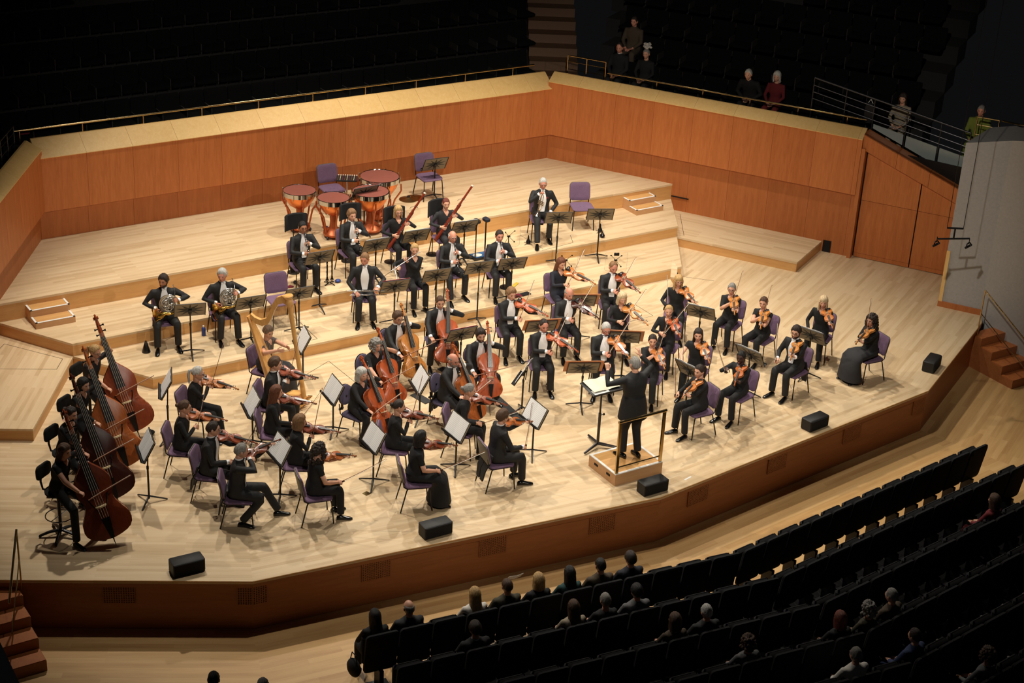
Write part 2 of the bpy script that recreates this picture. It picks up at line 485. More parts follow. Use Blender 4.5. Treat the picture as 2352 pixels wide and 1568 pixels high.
# grey wing wall at the right end of the platform and its twin at the left
def wing(mirror):
    sg = -1 if mirror else 1
    w = struct('wall_wing', None)
    a0 = Vector((9.36 * sg, .26)); a1 = Vector((9.80 * sg, -.44)); a2 = Vector((10.15 * sg, -2.6)); a3 = Vector((10.3 * sg, -6.0))
    out = Vector((1.2 * sg, .5))
    for (p, q, z0, z1) in ((a0, a1, 3.36, 3.56), (a1, a2, 3.56, 4.1), (a2, a3, 4.1, 4.6)):
        if mirror: z0 = z1 = {3.36: 1.2, 3.56: 1.1, 4.1: 0.9}[z0]
        zb = -.82 if p != a0 else 0.0
        pts = [Vector((p.x, p.y, zb)), Vector((q.x, q.y, zb)), Vector((q.x, q.y, z1)), Vector((p.x, p.y, z0))]
        n = Vector((out.x, out.y, 0))
        quadprism(pts, n, 1.0, 'grey_wall', 'wall_section', w)
    # timber end post and skirting
    dv = (a1 - a0).normalized(); nn = Vector((-dv.y * -1 * sg, 0))
    ang = math.atan2(dv.y, dv.x)
    Mx = T(a0.x, a0.y, 0) @ rotz(ang)
    L = (a1 - a0).length
    sy = -1 if not mirror else 1
    MB().box((.03, sy * .012, .62), (.07, .03, 1.1)).build('end_post', 'bevel_lit_veneer', w, Mx, angle=None)
    MB().box((L / 2, sy * .02, .055), (L + .02, .04, .11)).build('skirting', 'wall_cherry_low', w, Mx, angle=None)
wing(False); wing(True)

# steps down from the platform at both ends
for sg in (1, -1):
    st = struct('steps', None)
    for k in range(5):
        y = -.75 - .30 * k
        z = -.164 * (k + 1)
        if z < HS + .01: continue
        mb = MB().box((9.68 * sg, y - .15, (z + HS) / 2), (.86, .30, z - HS), 0)
        mb.build('stair', 'stage_front', st, angle=None)
        MB().box((9.68 * sg, y - .15, z + .006), (.84, .29, .012)).build('tread', 'wall_cherry_low', st, angle=None)

# lanterns hung over the platform (above the picture), right-hand ones with an added, unseen flap plate that cuts light off along x = 8.6 m
rig = struct('ceiling_rig', None)
for (l_, a, p, s_) in LIGHTS:
    l = Vector(l_)
    f = .5 / l.z
    edge = l.x + (8.6 - l.x) * f
    t = thing('lantern_housing', f'black stage lantern hung above the {["basses", "horns", "trumpet", "right-hand strings", "first violins", "podium"][LIGHTS.index((tuple(l_), a, p, s_))]}', 'lantern', T(l), 'stage lanterns')
    MB().lathe([(.22, .12), (.24, .2), (.2, .5), (.05, .55)], 16, cap=True).build('casing', 'black_metal0', t)
    if l.x > 0: MB().box((edge - l.x + .75, -.2, -.5), (1.5, 3.4, .01)).build('added_flap', 'black_metal0', t, angle=None)
    MB().cyl((0, 0, .5), (0, 0, 15.5 - l.z), .02, 6).build('hanger', 'black_metal0', t)
for y in (-.6, 4.6, 6.8):
    MB().tube([(-9, y, 15.5), (9, y, 15.5)], .04, 8).build('lighting_bar', 'black_metal0', rig)

# seams of the lift panels let into the decks
def seam(pts, z, parent):
    for p, q in zip(pts, pts[1:]):
        a, b = on_z(*p, z), on_z(*q, z); v = b - a; m = (a + b) / 2
        MB().box((0, 0, .0008), (v.length, .008, .0016)).build('panel_seam', 'dark_gap', parent, T(m.x, m.y, z) @ rotz(math.atan2(v.y, v.x)), angle=None)
RS = [o for o in bpy.data.objects if o.name.startswith('riser') and o.parent is None]
SP = [o for o in bpy.data.objects if o.name.startswith('side_platform') and o.parent is None]
seam([(0, 800), (10, 789.5), (144, 824), (130, 848), (0, 847)], h1, SP[1])
seam([(1562, 492), (1571, 541)], h1, SP[0])
seam([(675, 727), (729, 778), (650, 793)], h1, RS[0])
seam([(700, 862), (755, 829), (850, 905)], 0, fl)
seam([(1560, 634), (1640, 645)], 0, fl)
seam([(1310, 540), (1316, 557), (1245, 575)], h2, RS[1])
seam([(1195, 540), (1247, 571)], h2, RS[1])
seam([(1460, 700), (1500, 725), (1420, 745)], 0, fl)
# ------------------------------------------------------------------ object materials
plain('purple_cloth', (112, 86, 112), 0.9, noise=0.12, nscale=60, bump=0.1, bscale=300)
plain('purple_dark', (66, 54, 84), 0.9, noise=0.12, nscale=60)
plain('grey_cloth', (92, 84, 108), 0.9, noise=0.1, nscale=60)
plain('chair_shell', (100, 97, 88), 0.4, noise=0.1, nscale=150)
plain('black_metal', (32, 32, 34), 0.4, 0.5)
plain('stand_black', (26, 26, 27), 0.5, 0.2)
plain('stand_plate', (116, 104, 86), 0.5, 0.1)
plain('stand_wood', (176, 108, 58), 0.45, noise=0.1, nscale=20)
plain('silver', (206, 206, 204), 0.22, 1.0)
plain('chrome', (190, 190, 190), 0.12, 1.0)
plain('gold_brass', (212, 170, 88), 0.2, 1.0)
plain('copper', (222, 134, 78), 0.32, 1.0, noise=0.1, nscale=6)
plain('copper_strut', (184, 98, 58), 0.4, 0.6)
plain('drum_head', (132, 76, 66), 0.4, noise=0.06, nscale=8)
plain('ebony', (20, 19, 20), 0.25)
plain('fingerboard_sheen', (44, 44, 48), 0.2)
plain('spruce_bridge', (226, 204, 160), 0.5)
plain('gut', (206, 200, 186), 0.35, 0.3)
plain('bow_hair', (226, 220, 204), 0.6)
plain('bow_stick', (132, 72, 36), 0.35)
for nm, c in (('varnish_orange', (172, 94, 46)), ('varnish_red', (142, 66, 36)), ('varnish_amber', (186, 112, 54)),
              ('varnish_brown', (118, 52, 26)), ('varnish_dark', (66, 28, 20)), ('varnish_bright', (176, 82, 42)), ('varnish_honey', (196, 128, 64))):
    plain(nm, c, 0.28, noise=0.2, nscale=9, stretch=(6, 1, 6), coat=0.3)
plain('maple_harp', (222, 168, 98), 0.35, noise=0.1, nscale=10, stretch=(4, 4, 1), coat=0.2)
plain('bassoon_wood', (128, 44, 24), 0.25, coat=0.4)
plain('ivory', (236, 230, 216), 0.4)
plain('acoustic_black', (26, 26, 28), 0.95)
plain('plastic_blue', (40, 62, 130), 0.5)
plain('tray_blue', (44, 92, 140), 0.6)
plain('red_cloth', (112, 28, 42), 0.9)
plain('yellow_plastic', (206, 176, 52), 0.6)
plain('rubber_mat', (50, 50, 50), 0.9, noise=0.1, nscale=80)
plain('tin', (152, 132, 88), 0.3, 1.0)

def acrylic():
    m, nt, b = _mk('acrylic')
    b.inputs['Base Color'].default_value = (0.98, 0.97, 0.94, 1)
    b.inputs['Roughness'].default_value = 0.03
    b.inputs['Transmission Weight'].default_value = 1.0
    b.inputs['IOR'].default_value = 1.25
acrylic()

def sheet_mat():
    m, nt, b = _mk('sheet_paper')
    N = nt.nodes.new; L = nt.links.new
    tc = N('ShaderNodeTexCoord'); sx = N('ShaderNodeSeparateXYZ')
    L(tc.outputs['Object'], sx.inputs[0])
    w = N('ShaderNodeMath'); w.operation = 'MULTIPLY'; w.inputs[1].default_value = 38.0
    L(sx.outputs['Y'], w.inputs[0])
    fr = N('ShaderNodeMath'); fr.operation = 'FRACT'; L(w.outputs[0], fr.inputs[0])
    gt = N('ShaderNodeMath'); gt.operation = 'GREATER_THAN'; gt.inputs[1].default_value = 0.52
    L(fr.outputs[0], gt.inputs[0])
    no = N('ShaderNodeTexNoise'); no.inputs['Scale'].default_value = 160; no.inputs['Detail'].default_value = 2
    L(tc.outputs['Object'], no.inputs['Vector'])
    ng = N('ShaderNodeMath'); ng.operation = 'MULTIPLY'; L(gt.outputs[0], ng.inputs[0]); L(no.outputs['Fac'], ng.inputs[1])
    mx = N('ShaderNodeMix'); mx.data_type = 'RGBA'
    mx.inputs[6].default_value = (*lin((250, 250, 248)), 1); mx.inputs[7].default_value = (*lin((206, 206, 208)), 1)
    L(ng.outputs[0], mx.inputs[0]); L(mx.outputs[2], b.inputs['Base Color'])
    b.inputs['Roughness'].default_value = 0.8
sheet_mat()
plain('score_paper', (222, 216, 192), 0.8, noise=0.05, nscale=40)

# ------------------------------------------------------------------ furniture templates
def rrect(w, h, r, n=4):
    """rounded rectangle outline (x, y)"""
    pts = []
    for cx, cy, a0 in ((w / 2 - r, h / 2 - r, 0), (-w / 2 + r, h / 2 - r, 90), (-w / 2 + r, -h / 2 + r, 180), (w / 2 - r, -h / 2 + r, 270)):
        for k in range(n + 1):
            a = R(a0 + 90 * k / n); pts.append((cx + r * math.cos(a), cy + r * math.sin(a)))
    return pts
def curved_back(mb, outline, y_of, th, m=0):
    """pad standing in the x-z plane, bent by y_of(x, z)"""
    n = len(outline)
    cx = sum(p[0] for p in outline) / n; cz = sum(p[1] for p in outline) / n
    rings = []
    for sc, off in ((.12, th * .5), (.6, th * .5), (.93, th * .45), (1, th * .25), (1, -th * .25), (.93, -th * .5), (.6, -th * .5), (.12, -th * .5)):
        rings.append([((cx + (x - cx) * sc), y_of(cx + (x - cx) * sc, cz + (z - cz) * sc) + off, cz + (z - cz) * sc) for x, z in outline])
    mb.loft(rings, m)

def make_chair(style='stack'):
    t = Tpl()
    seat = MB()
    n = 24; rings = []
    for sc, z in ((.2, .425), (.9, .425), (1, .437), (1, .452), (.94, .466), (.5, .462), (.1, .458)):
        rings.append([(x * sc, y * sc + .01, z + (-.012 if y > .16 and z > .43 else 0)) for x, y in rrect(.46, .45, .09, 5)])
    seat.loft(rings)
    t.part('seat', seat, 'purple_cloth' if style == 'stack' else 'grey_cloth')
    yb = lambda x, z: -.225 - (z - .5) * .20 + (x * x) * .7
    if style == 'stack':
        out = [(x, z + .685) for x, z in rrect(.43, .36, .07, 4)]
    else:
        out = [(.19 * math.cos(a) * (1 if math.sin(a) < 0 else .95), .72 + .17 * math.sin(a)) for a in [2 * math.pi * k / 20 for k in range(20)]]
    b = MB(); curved_back(b, out, yb, .034)
    t.part('backrest', b, 'purple_cloth' if style == 'stack' else 'grey_cloth')
    s = MB(); curved_back(s, [(x * 1.02, (z - .69) * 1.025 + .69) for x, z in out], lambda x, z: yb(x, z) - .024, .018)
    t.part('back_shell', s, 'chair_shell' if style == 'stack' else 'black_metal')
    for sx in (-1, 1):
        t.part('leg', MB().tube([(sx * .2, .19, .42), (sx * .205, .205, .36), (sx * .225, .235, 0)], .011, 6), 'black_metal')
        t.part('leg', MB().tube([(sx * .2, -.16, .42), (sx * .205, -.18, .38), (sx * .225, -.275, 0)], .011, 6), 'black_metal')
    fr = MB()
    for sx in (-1, 1):
        fr.tube([(sx * .2, .19, .415), (sx * .2, -.17, .415), (sx * .195, -.225, .45), (sx * .192, yb(.19, .6) - .03, .62)], .010, 6)
    fr.tube([(-.2, .19, .415), (.2, .19, .415)], .010, 6); fr.tube([(-.2, -.16, .415), (.2, -.16, .415)], .010, 6)
    if style != 'stack':
        fr.box((0, -.36, .42), (.10, .03, .03)); fr.box((0, -.34, .56), (.03, .03, .30)); fr.box((0, -.29, .70), (.03, .1, .03))
    t.part('frame', fr, 'black_metal')
    return t
CHAIR = make_chair(); CHAIR2 = make_chair('cello')

def make_stool():
    t = Tpl()
    t.part('seat', MB().lathe([(.02, .70), (.15, .70), (.185, .715), (.185, .745), (.16, .76), (.02, .762)], 20, cap=True), 'black_fabric')
    t.part('column', MB().cyl((0, 0, .09), (0, 0, .70), .026, 10), 'black_metal')
    b = MB(); curved_back(b, [(x, z + 1.0) for x, z in rrect(.32, .22, .07)], lambda x, z: -.24 + x * x * .6, .04)
    bk = t.part('backrest', b, 'black_fabric')
    t.part('back_stem', MB().tube([(0, -.05, .69), (0, -.26, .69), (0, -.29, .8), (0, -.27, 1.0)], .016, 8), 'black_metal', bk)
    ring = MB().tube([(.2 * math.cos(a), .2 * math.sin(a), .33) for a in [2 * math.pi * k / 24 for k in range(24)]], .009, 6, closed=True)
    ring.cyl((-.2, 0, .33), (.2, 0, .33), .007, 6)
    t.part('foot_ring', ring, 'chrome')
    for k in range(5):
        a = 2 * math.pi * k / 5 + .4
        t.part('base_leg', MB().tube([(0, 0, .10), (.16 * math.cos(a), .16 * math.sin(a), .075), (.29 * math.cos(a), .29 * math.sin(a), .03)], [.03, .026, .022], 8, ry=[.022, .02, .018]), 'black_metal')
        t.part('caster', MB().ell((.29 * math.cos(a), .29 * math.sin(a), .022), (.022, .022, .022), 8, 6), 'black_metal')
    return t
STOOL = make_stool()

def make_stand(tilt=35, hc=1.02, wood=False):
    """music stand: the page side of the desk looks along local +y"""
    t = Tpl()
    a = R(tilt)
    Md = T(0, 0, hc) @ Matrix.Rotation(a, 4, 'X')         # desk: x wide, z up, page side +y
    d = MB(); d.box((0, 0, .0), (.53, .006, .35), 0, Md)
    d.box((0, .028, -.173), (.53, .06, .012), 1, Md); d.box((0, .056, -.160), (.53, .006, .03), 1, Md)
    for sx in (-1, 1): d.box((sx * .265, -.006, 0), (.012, .012, .35), 1, Md)
    d.box((0, -.006, .175), (.53, .012, .008), 1, Md)
    di = t.part('desk', d, ['stand_plate', 'stand_black'], angle=30)
    s = MB()
    for k in range(10):
        an = 2 * math.pi * k / 10 + .31
        ex, ez = .25 * math.cos(an), .165 * math.sin(an)
        px, pz = -math.sin(an) * .026, math.cos(an) * .026
        s.add([(px, -.012, pz), (-px, -.012, -pz), (ex, -.006, ez), (0, -.02, 0)], [(0, 1, 3), (1, 2, 3), (2, 0, 3), (0, 2, 1)], 0, Md)
    s.box((0, -.022, -.02), (.06, .03, .09), 0, Md)
    t.part('back_rib', s, 'stand_black', di)
    if wood:
        t.part('back_board', MB().box((0, .012, .04), (.66, .01, .34), 0, Md), 'stand_wood')
    p = MB(); p.cyl((0, 0, .06), (0, 0, .60), .015, 8); p.cyl((0, 0, .58), (0, -.018, hc - .02), .011, 8)
    t.part('pole', p, 'stand_black')
    t.part('clamp', MB().cyl((0, 0, .56), (0, 0, .61), .019, 8), 'black_metal')
    for k in range(3):
        b = 2 * math.pi * k / 3 + .5
        c, s_ = math.cos(b), math.sin(b)
        t.part('leg', MB().tube([(0, 0, .105), (.05 * c, .05 * s_, .085), (.27 * c, .27 * s_, .012)], [.017, .017, .012], 6, ry=[.012, .012, .008]), 'stand_black')
    return t
def make_sheet():
    t = Tpl()
    for sx in (-1, 1):
        mb = MB(); rings = []
        for i in range(6):
            u = i / 5; x = sx * u * .235
            z = .004 + .012 * math.sin(u * math.pi) * .8
            rings.append([(x, -.15, z), (x, .17, z), (x, .17, z + .003), (x, -.15, z + .003)])
        mb.loft(rings)
        t.part('page', mb, 'sheet_paper', angle=60)
    return t
SHEET = make_sheet()
def sheet_matrix(stand_m, tilt, hc):
    return stand_m @ T(0, 0, hc) @ Matrix.Rotation(R(tilt), 4, 'X') @ T(0, .006, 0) @ Matrix.Rotation(R(90), 4, 'X') @ Matrix.Rotation(math.pi, 4, 'Y')

# ------------------------------------------------------------------ bowed strings
def ctrl_interp(c, u):
    for (u0, w0), (u1, w1) in zip(c, c[1:]):
        if u <= u1:
            k = (u - u0) / (u1 - u0); return w0 + (w1 - w0) * k
    return c[-1][1]
V_CTRL = [(0, .012), (.008, .03), (.03, .062), (.07, .086), (.12, .099), (.18, .104), (.25, .101), (.31, .09), (.345, .078), (.365, .08), (.385, .071), (.44, .058), (.5, .054), (.56, .056), (.61, .065), (.635, .074), (.655, .073), (.69, .075), (.76, .082), (.83, .084), (.89, .079), (.94, .065), (.975, .042), (1, .02)]
B_CTRL = [(0, .012), (.008, .03), (.03, .064), (.07, .088), (.12, .101), (.18, .106), (.25, .103), (.31, .094), (.35, .084), (.37, .083), (.41, .071), (.47, .064), (.53, .064), (.58, .07), (.61, .077), (.64, .078), (.70, .08), (.76, .079), (.82, .07), (.88, .054), (.93, .038), (.97, .026), (1, .018)]
def f_hole(mb, k, sx, L, z):
    pts = [(sx * (.030 + .012 * math.sin(2.6 * (i / 8 - .5))) * k, (.37 + .19 * i / 8) * L) for i in range(9)]
    w = [.0016, .0026, .003, .0032, .0032, .0032, .003, .0026, .0016]
    mb.tube([(x, y, z) for x, y in pts], [a * k for a in w], 5, ry=[.0022 * k] * 9, up=(0, 0, 1))
    for x, y in (pts[0], pts[-1]): mb.ell((x, y, z), (.005 * k, .005 * k, .002 * k), 6, 4)
def bowed(kind):
    t = Tpl()
    L, k, rib, arch, neck, ctrl = {'violin': (.36, 1.0, .032, .014, .135, V_CTRL), 'viola': (.41, 1.14, .036, .015, .15, V_CTRL),
                                   'cello': (.76, 2.12, .115, .028, .30, V_CTRL), 'bass': (1.13, 3.25, .19, .045, .46, B_CTRL)}[kind]
    us = [0, .008, .02, .04, .07, .12, .18, .25, .31, .345, .365, .385, .44, .5, .56, .61, .635, .655, .69, .76, .83, .89, .94, .975, 1]
    right = [(ctrl_interp(ctrl, u) * k, u * L) for u in us]
    poly = right + [(-x, y) for x, y in right[::-1]]
    body = MB(); rings = []
    for sc, z in ((.1, -rib / 2 - arch), (.55, -rib / 2 - arch * .85), (.88, -rib / 2 - arch * .2), (1.0, -rib / 2), (.975, -rib / 2 + .003 * k), (.975, rib / 2 - .003 * k), (1.0, rib / 2), (.88, rib / 2 + arch * .2), (.55, rib / 2 + arch * .85), (.1, rib / 2 + arch)):
        rings.append([(x * sc, L * .5 + (y - L * .5) * (sc if sc > .9 else sc * 1.0), z) for x, y in poly])
    body.loft(rings)
    bi = t.part('body', body, 'varnish_orange', angle=35)
    zt = rib / 2 + arch
    fh = MB(); f_hole(fh, k, 1, L, zt - arch * .14); f_hole(fh, k, -1, L, zt - arch * .14)
    t.part('f_hole', fh, 'ebony', bi)
    y0, y1 = .66 * L, L + neck
    zb = zt + .006 * k; zn = zt - .004 * k
    fb = MB().add([(-.021 * k, y0, zb + .008 * k), (.021 * k, y0, zb + .008 * k), (.012 * k, y1, zn + .004 * k), (-.012 * k, y1, zn + .004 * k),
                   (-.021 * k, y0, zb + .002 * k), (.021 * k, y0, zb + .002 * k), (.012 * k, y1, zn - .004 * k), (-.012 * k, y1, zn - .004 * k)],
                  [(0, 1, 2, 3), (7, 6, 5, 4), (0, 4, 5, 1), (1, 5, 6, 2), (2, 6, 7, 3), (3, 7, 4, 0)])
    t.part('fingerboard', fb, 'fingerboard_sheen')
    nk = MB().tube([(0, L - .01 * k, rib * .1), (0, L + .03 * k, zn - .022 * k), (0, y1 - .01 * k, zn - .012 * k)], [.018 * k, .012 * k, .010 * k], 8, ry=[.022 * k, .011 * k, .008 * k])
    ni = t.part('neck', nk, 'varnish_orange')
    sc = MB().tube([(0, y1 - .012 * k, zn - .008 * k), (0, y1 + .055 * k, zn - .022 * k), (0, y1 + .085 * k, zn - .03 * k)], [.012 * k, .010 * k, .007 * k], 8, ry=[.010 * k, .012 * k, .012 * k])
    spiral = [(0, y1 + (.092 + .021 * (1 - j / 16) * math.cos(j * .62 + 2.6)) * k, zn + (-.028 + .021 * (1 - j / 16) * math.sin(j * .62 + 2.6)) * k) for j in range(15)]
    sc.tube(spiral, [(.011 - .0003 * j) * k for j in range(15)], 6, ry=[(.0075 - .0003 * j) * k for j in range(15)], up=(1, 0, 0))
    sc.tube([(-.013 * k, y1 + .092 * k, zn - .028 * k), (.013 * k, y1 + .092 * k, zn - .028 * k)], .008 * k, 8)
    si = t.part('scroll', sc, 'varnish_orange')
    pg = MB()
    for j in range(4):
        yy = y1 + (.012 + .014 * j) * k; sx = 1 if j % 2 else -1
        pl = 1.0 if kind in ('violin', 'viola') else .62
        pg.tube([(-sx * .008 * k, yy, zn - .014 * k), (sx * .03 * k * pl, yy, zn - .014 * k), (sx * .042 * k * pl, yy, zn - .014 * k)], [.003 * k, .003 * k, .007 * k], 6)
    t.part('peg', pg, 'ebony', si)
    yb = .44 * L; hb = .030 * k
    br = MB().add([(x * k, yb + s * .003 * k, zt + z * k) for s in (-1, 1) for x, z in ((-.025, -.004), (-.014, -.004), (0, .008), (.014, -.004), (.025, -.004), (.020, .024), (0, .033), (-.020, .024))],
                  [tuple(range(8)), tuple(reversed(range(8, 16)))] + [((i + 1) % 8, i, 8 + i, 8 + (i + 1) % 8) for i in range(8)])
    t.part('bridge', br, 'spruce_bridge', angle=None)
    tp = MB().add([(-.008 * k, .012 * L, zt), (.008 * k, .012 * L, zt), (.02 * k, .29 * L, zt + .012 * k), (-.02 * k, .29 * L, zt + .012 * k), (-.008 * k, .012 * L, zt + .008 * k), (.008 * k, .012 * L, zt + .008 * k), (.02 * k, .29 * L, zt + .02 * k), (-.02 * k, .29 * L, zt + .02 * k)],
                  [(3, 2, 1, 0), (4, 5, 6, 7), (0, 1, 5, 4), (1, 2, 6, 5), (2, 3, 7, 6), (3, 0, 4, 7)])
    t.part('tailpiece', tp, 'ebony')
    st = MB()
    for j in range(4):
        x = (-.0165 + .011 * j)
        rs = .0007 * k if kind in ('violin', 'viola') else .0013 * k * .6
        st.tube([(x * k * .9, .29 * L, zt + .019 * k), (x * k, yb, zt + hb + .003 * k), (x * .5 * k, y1 + .02 * k, zn + .004 * k)], rs, 4)
    t.part('strings', st, 'gut')
    if kind in ('violin', 'viola'):
        t.part('chin_rest', MB().ell((-.045 * k, .035 * k, zt + .006 * k), (.04 * k, .028 * k, .008 * k), 12, 6), 'ebony')
    else:
        pin = .30 if kind == 'cello' else .14
        t.part('end_pin', MB().tube([(0, .02, 0), (0, -.06, 0), (0, -pin, 0)], [.016, .007, .005], 8), 'dark_steel')
    return t
VIOLIN, VIOLA, CELLO, BASS = (bowed(k) for k in ('violin', 'viola', 'cello', 'bass'))
def make_bow(L=.74, k=1.0):
    t = Tpl()
    pts = [(0, L * u, .012 * k - .012 * k * math.sin(math.pi * u) + .004) for u in [i / 10 for i in range(11)]]
    t.part('stick', MB().tube([(0, -.03, .016 * k)] + pts + [(0, L + .01, -.006 * k)], [.0055 * k] + [(.0048 - .0018 * i / 10) * k for i in range(11)] + [.004 * k], 6), 'bow_stick')
    t.part('hair', MB().box((0, L * .5 + .03, -.008 * k), (.009 * k, L * .93, .0022 * k)), 'bow_hair')
    t.part('frog', MB().bbox((0, .035, -.001 * k), (.012 * k, .05, .022 * k), .003), 'ebony')
    return t
BOW, BOW_BIG = make_bow(), make_bow(.70, 1.5)
ALLV = ('body', 'neck', 'scroll')
def varn(m): return {p: m for p in ALLV}

# ------------------------------------------------------------------ wind
def make_clarinet(L=.62, r=.012, bell=.034):
    """tube along +y from the mouthpiece"""
    t = Tpl()
    t.part('body', MB().tube([(0, 0, 0), (0, .03, 0), (0, .075, 0), (0, .08, 0), (0, L - .1, 0), (0, L - .04, 0), (0, L, 0)], [.005, .009, .012, r * 1.25, r * 1.15, r * 1.5, bell], 12), 'ebony')
    kb = MB(); rg = MB()
    for i in range(9):
        y = .13 + i * (L - .26) / 8
        kb.ell(((-1) ** i * .006, y, r + .006), (.009, .009, .003), 8, 4)
        kb.tube([((-1) ** i * .012, y - .02, r + .002), ((-1) ** i * .012, y + .03, r + .002)], .0022, 5)
    for y in (.08, L * .45, L - .1, L - .01):
        rg.tube([((r * 1.3 + (bell - r * 1.3) * (y > L - .05)) * math.cos(a), y, (r * 1.3 + (bell - r * 1.3) * (y > L - .05)) * math.sin(a)) for a in [2 * math.pi * q / 12 for q in range(12)]], .003, 5, closed=True)
    t.part('key', kb, 'silver'); t.part('ring', rg, 'silver')
    return t
CLAR, OBOE = make_clarinet(), make_clarinet(.60, .0095, .024)
def make_flute():
    t = Tpl()
    t.part('body', MB().tube([(0, 0, 0), (0, .67, 0)], .0095, 10), 'silver')
    t.part('lip_plate', MB().ell((0, .07, .011), (.014, .018, .004), 10, 6), 'silver')
    k = MB()
    for i in range(12): k.ell((.0, .26 + .031 * i, .013), (.0085, .0085, .003), 8, 4)
    k.tube([(.009, .25, .009), (.009, .62, .009)], .002, 5)
    t.part('key', k, 'chrome')
    return t
FLUTE = make_flute()
def make_bassoon():
    """axis +y from the boot (0) to the bell (1.3)"""
    t = Tpl()
    t.part('boot_joint', MB().tube([(0, 0, 0), (0, .03, 0), (0, .44, 0)], [.03, .036, .034], 12, ry=[.022, .028, .026]), 'bassoon_wood')
    t.part('long_joint', MB().tube([(.012, .42, 0), (.012, .98, 0)], [.021, .019], 10), 'bassoon_wood')
    t.part('wing_joint', MB().tube([(-.018, .42, .005), (-.018, .86, .005)], [.018, .014], 10), 'bassoon_wood')
    b = t.part('bell_joint', MB().tube([(.012, .98, 0), (.012, 1.1, 0), (.012, 1.28, 0)], [.023, .019, .021], 10), 'bassoon_wood')
    t.part('bell_ring', MB().tube([(.012, 1.275, 0), (.012, 1.30, 0)], [.024, .026], 12), 'ivory', b)
    t.part('bocal', MB().tube([(-.018, .86, .005), (-.02, .93, .03), (-.03, .95, .12), (-.04, .90, .21), (-.045, .86, .24)], .004, 6), 'silver')
    k = MB()
    for i in range(12):
        k.ell((.022 * (-1) ** i, .1 + i * .07, .03), (.010, .012, .004), 8, 4)
    k.tube([(.03, .1, .02), (.03, .9, .016)], .003, 5); k.tube([(-.01, .12, .032), (-.01, .8, .022)], .003, 5)
    for y in (.03, .43, .98): k.tube([(.038 * math.cos(a) + .004, y, .030 * math.sin(a)) for a in [2 * math.pi * q / 14 for q in range(14)]], .004, 5, closed=True)
    t.part('key', k, 'silver')
    return t
BASSOON = make_bassoon()
def ring_pts(c, r, n=28, a0=0, a1=360, rz=None):
    return [(c[0] + r * math.cos(R(a0 + (a1 - a0) * i / n)), c[1], c[2] + (rz or r) * math.sin(R(a0 + (a1 - a0) * i / n))) for i in range(n + 1)]
def make_horn():
    """french horn, coil in the x-z plane, seen from +y; bell at -x"""
    t = Tpl()
    tb = MB()
    for r, y, q in ((.145, 0, .0085), (.13, .018, .007), (.125, -.016, .007)): tb.tube(ring_pts((0, y, 0), r)[:-1], q, 7, closed=True)
    tb.tube(ring_pts((.02, .02, .01), .085)[:-1], .006, 6, closed=True)
    tb.tube(ring_pts((-.03, .024, -.02), .06)[:-1], .006, 6, closed=True)
    tb.tube(ring_pts((.03, -.02, .03), .055)[:-1], .006, 6, closed=True)
    for i in range(5): tb.tube([(-.07 + .03 * i, .012, -.07), (-.05 + .03 * i, .03, .0), (-.07 + .03 * i, .012, .07)], .006, 6)
    for i in range(7):
        a = R(51 * i); tb.tube(ring_pts((.055 * math.cos(a), .012 * (-1) ** i, .055 * math.sin(a)), .048, 16)[:-1], .0055, 5, closed=True)
    for i in range(4): tb.tube([(.02 + .022 * i, .022, -.10), (.02 + .022 * i, .03, .02), (.03 + .022 * i, .02, .10)], .006, 6)
    t.part('tubing', tb, 'silver')
    pts = ring_pts((0, 0, 0), .15, 14, 10, -120)
    path = pts + [(-.13, -.0, -.155), (-.20, -.005, -.155), (-.245, -.01, -.15)]
    rad = [.010 + .0014 * i for i in range(len(pts))] + [.045, .085, .145]
    b = MB(); b.tube(path, rad, 18, cap=False)
    b.tube([(-.2465, -.01, -.15), (-.247, -.01, -.15)], [.146, .146], 18, cap=False)
    t.part('bell', b, 'gold_brass')
    v = MB()
    for i in range(3): v.cyl((.03 + .03 * i, -.01, .03), (.03 + .03 * i, .05, .03), .014, 10); 
    for i in range(3): v.tube([(.03 + .03 * i, .05, .03), (.05 + .03 * i, .055, .075)], .004, 5)
    t.part('valve', v, 'chrome')
    t.part('mouthpipe', MB().tube([(.10, .02, .10), (.12, .05, .16), (.11, .06, .24), (.105, .06, .27)], [.006, .005, .005, .012], 8), 'silver')
    return t
HORN = make_horn()
def make_trumpet():
    t = Tpl()
    t.part('bell', MB().tube([(0, .10, 0), (0, .30, 0), (0, .40, 0), (0, .455, 0), (0, .48, 0)], [.0065, .010, .018, .036, .061], 16, cap=False), 'silver')
    t.part('tubing', MB().tube([(0, .30, 0), (0, .06, 0), (0, .03, -.02), (0, .02, -.05), (0, .05, -.075), (0, .32, -.075), (0, .35, -.05), (0, .34, -.02), (.012, .30, -.008), (.012, 0, -.008)], .006, 7), 'gold_brass')
    v = MB()
    for i in range(3): v.cyl((.006, .17 + .03 * i, -.12), (.006, .17 + .03 * i, .05), .0115, 8)
    t.part('valve', v, 'silver')
    t.part('mouthpiece', MB().tube([(.012, 0, -.008), (.012, -.05, -.008), (.012, -.07, -.008)], [.005, .006, .013], 10), 'silver')
    return t
TRUMPET = make_trumpet()

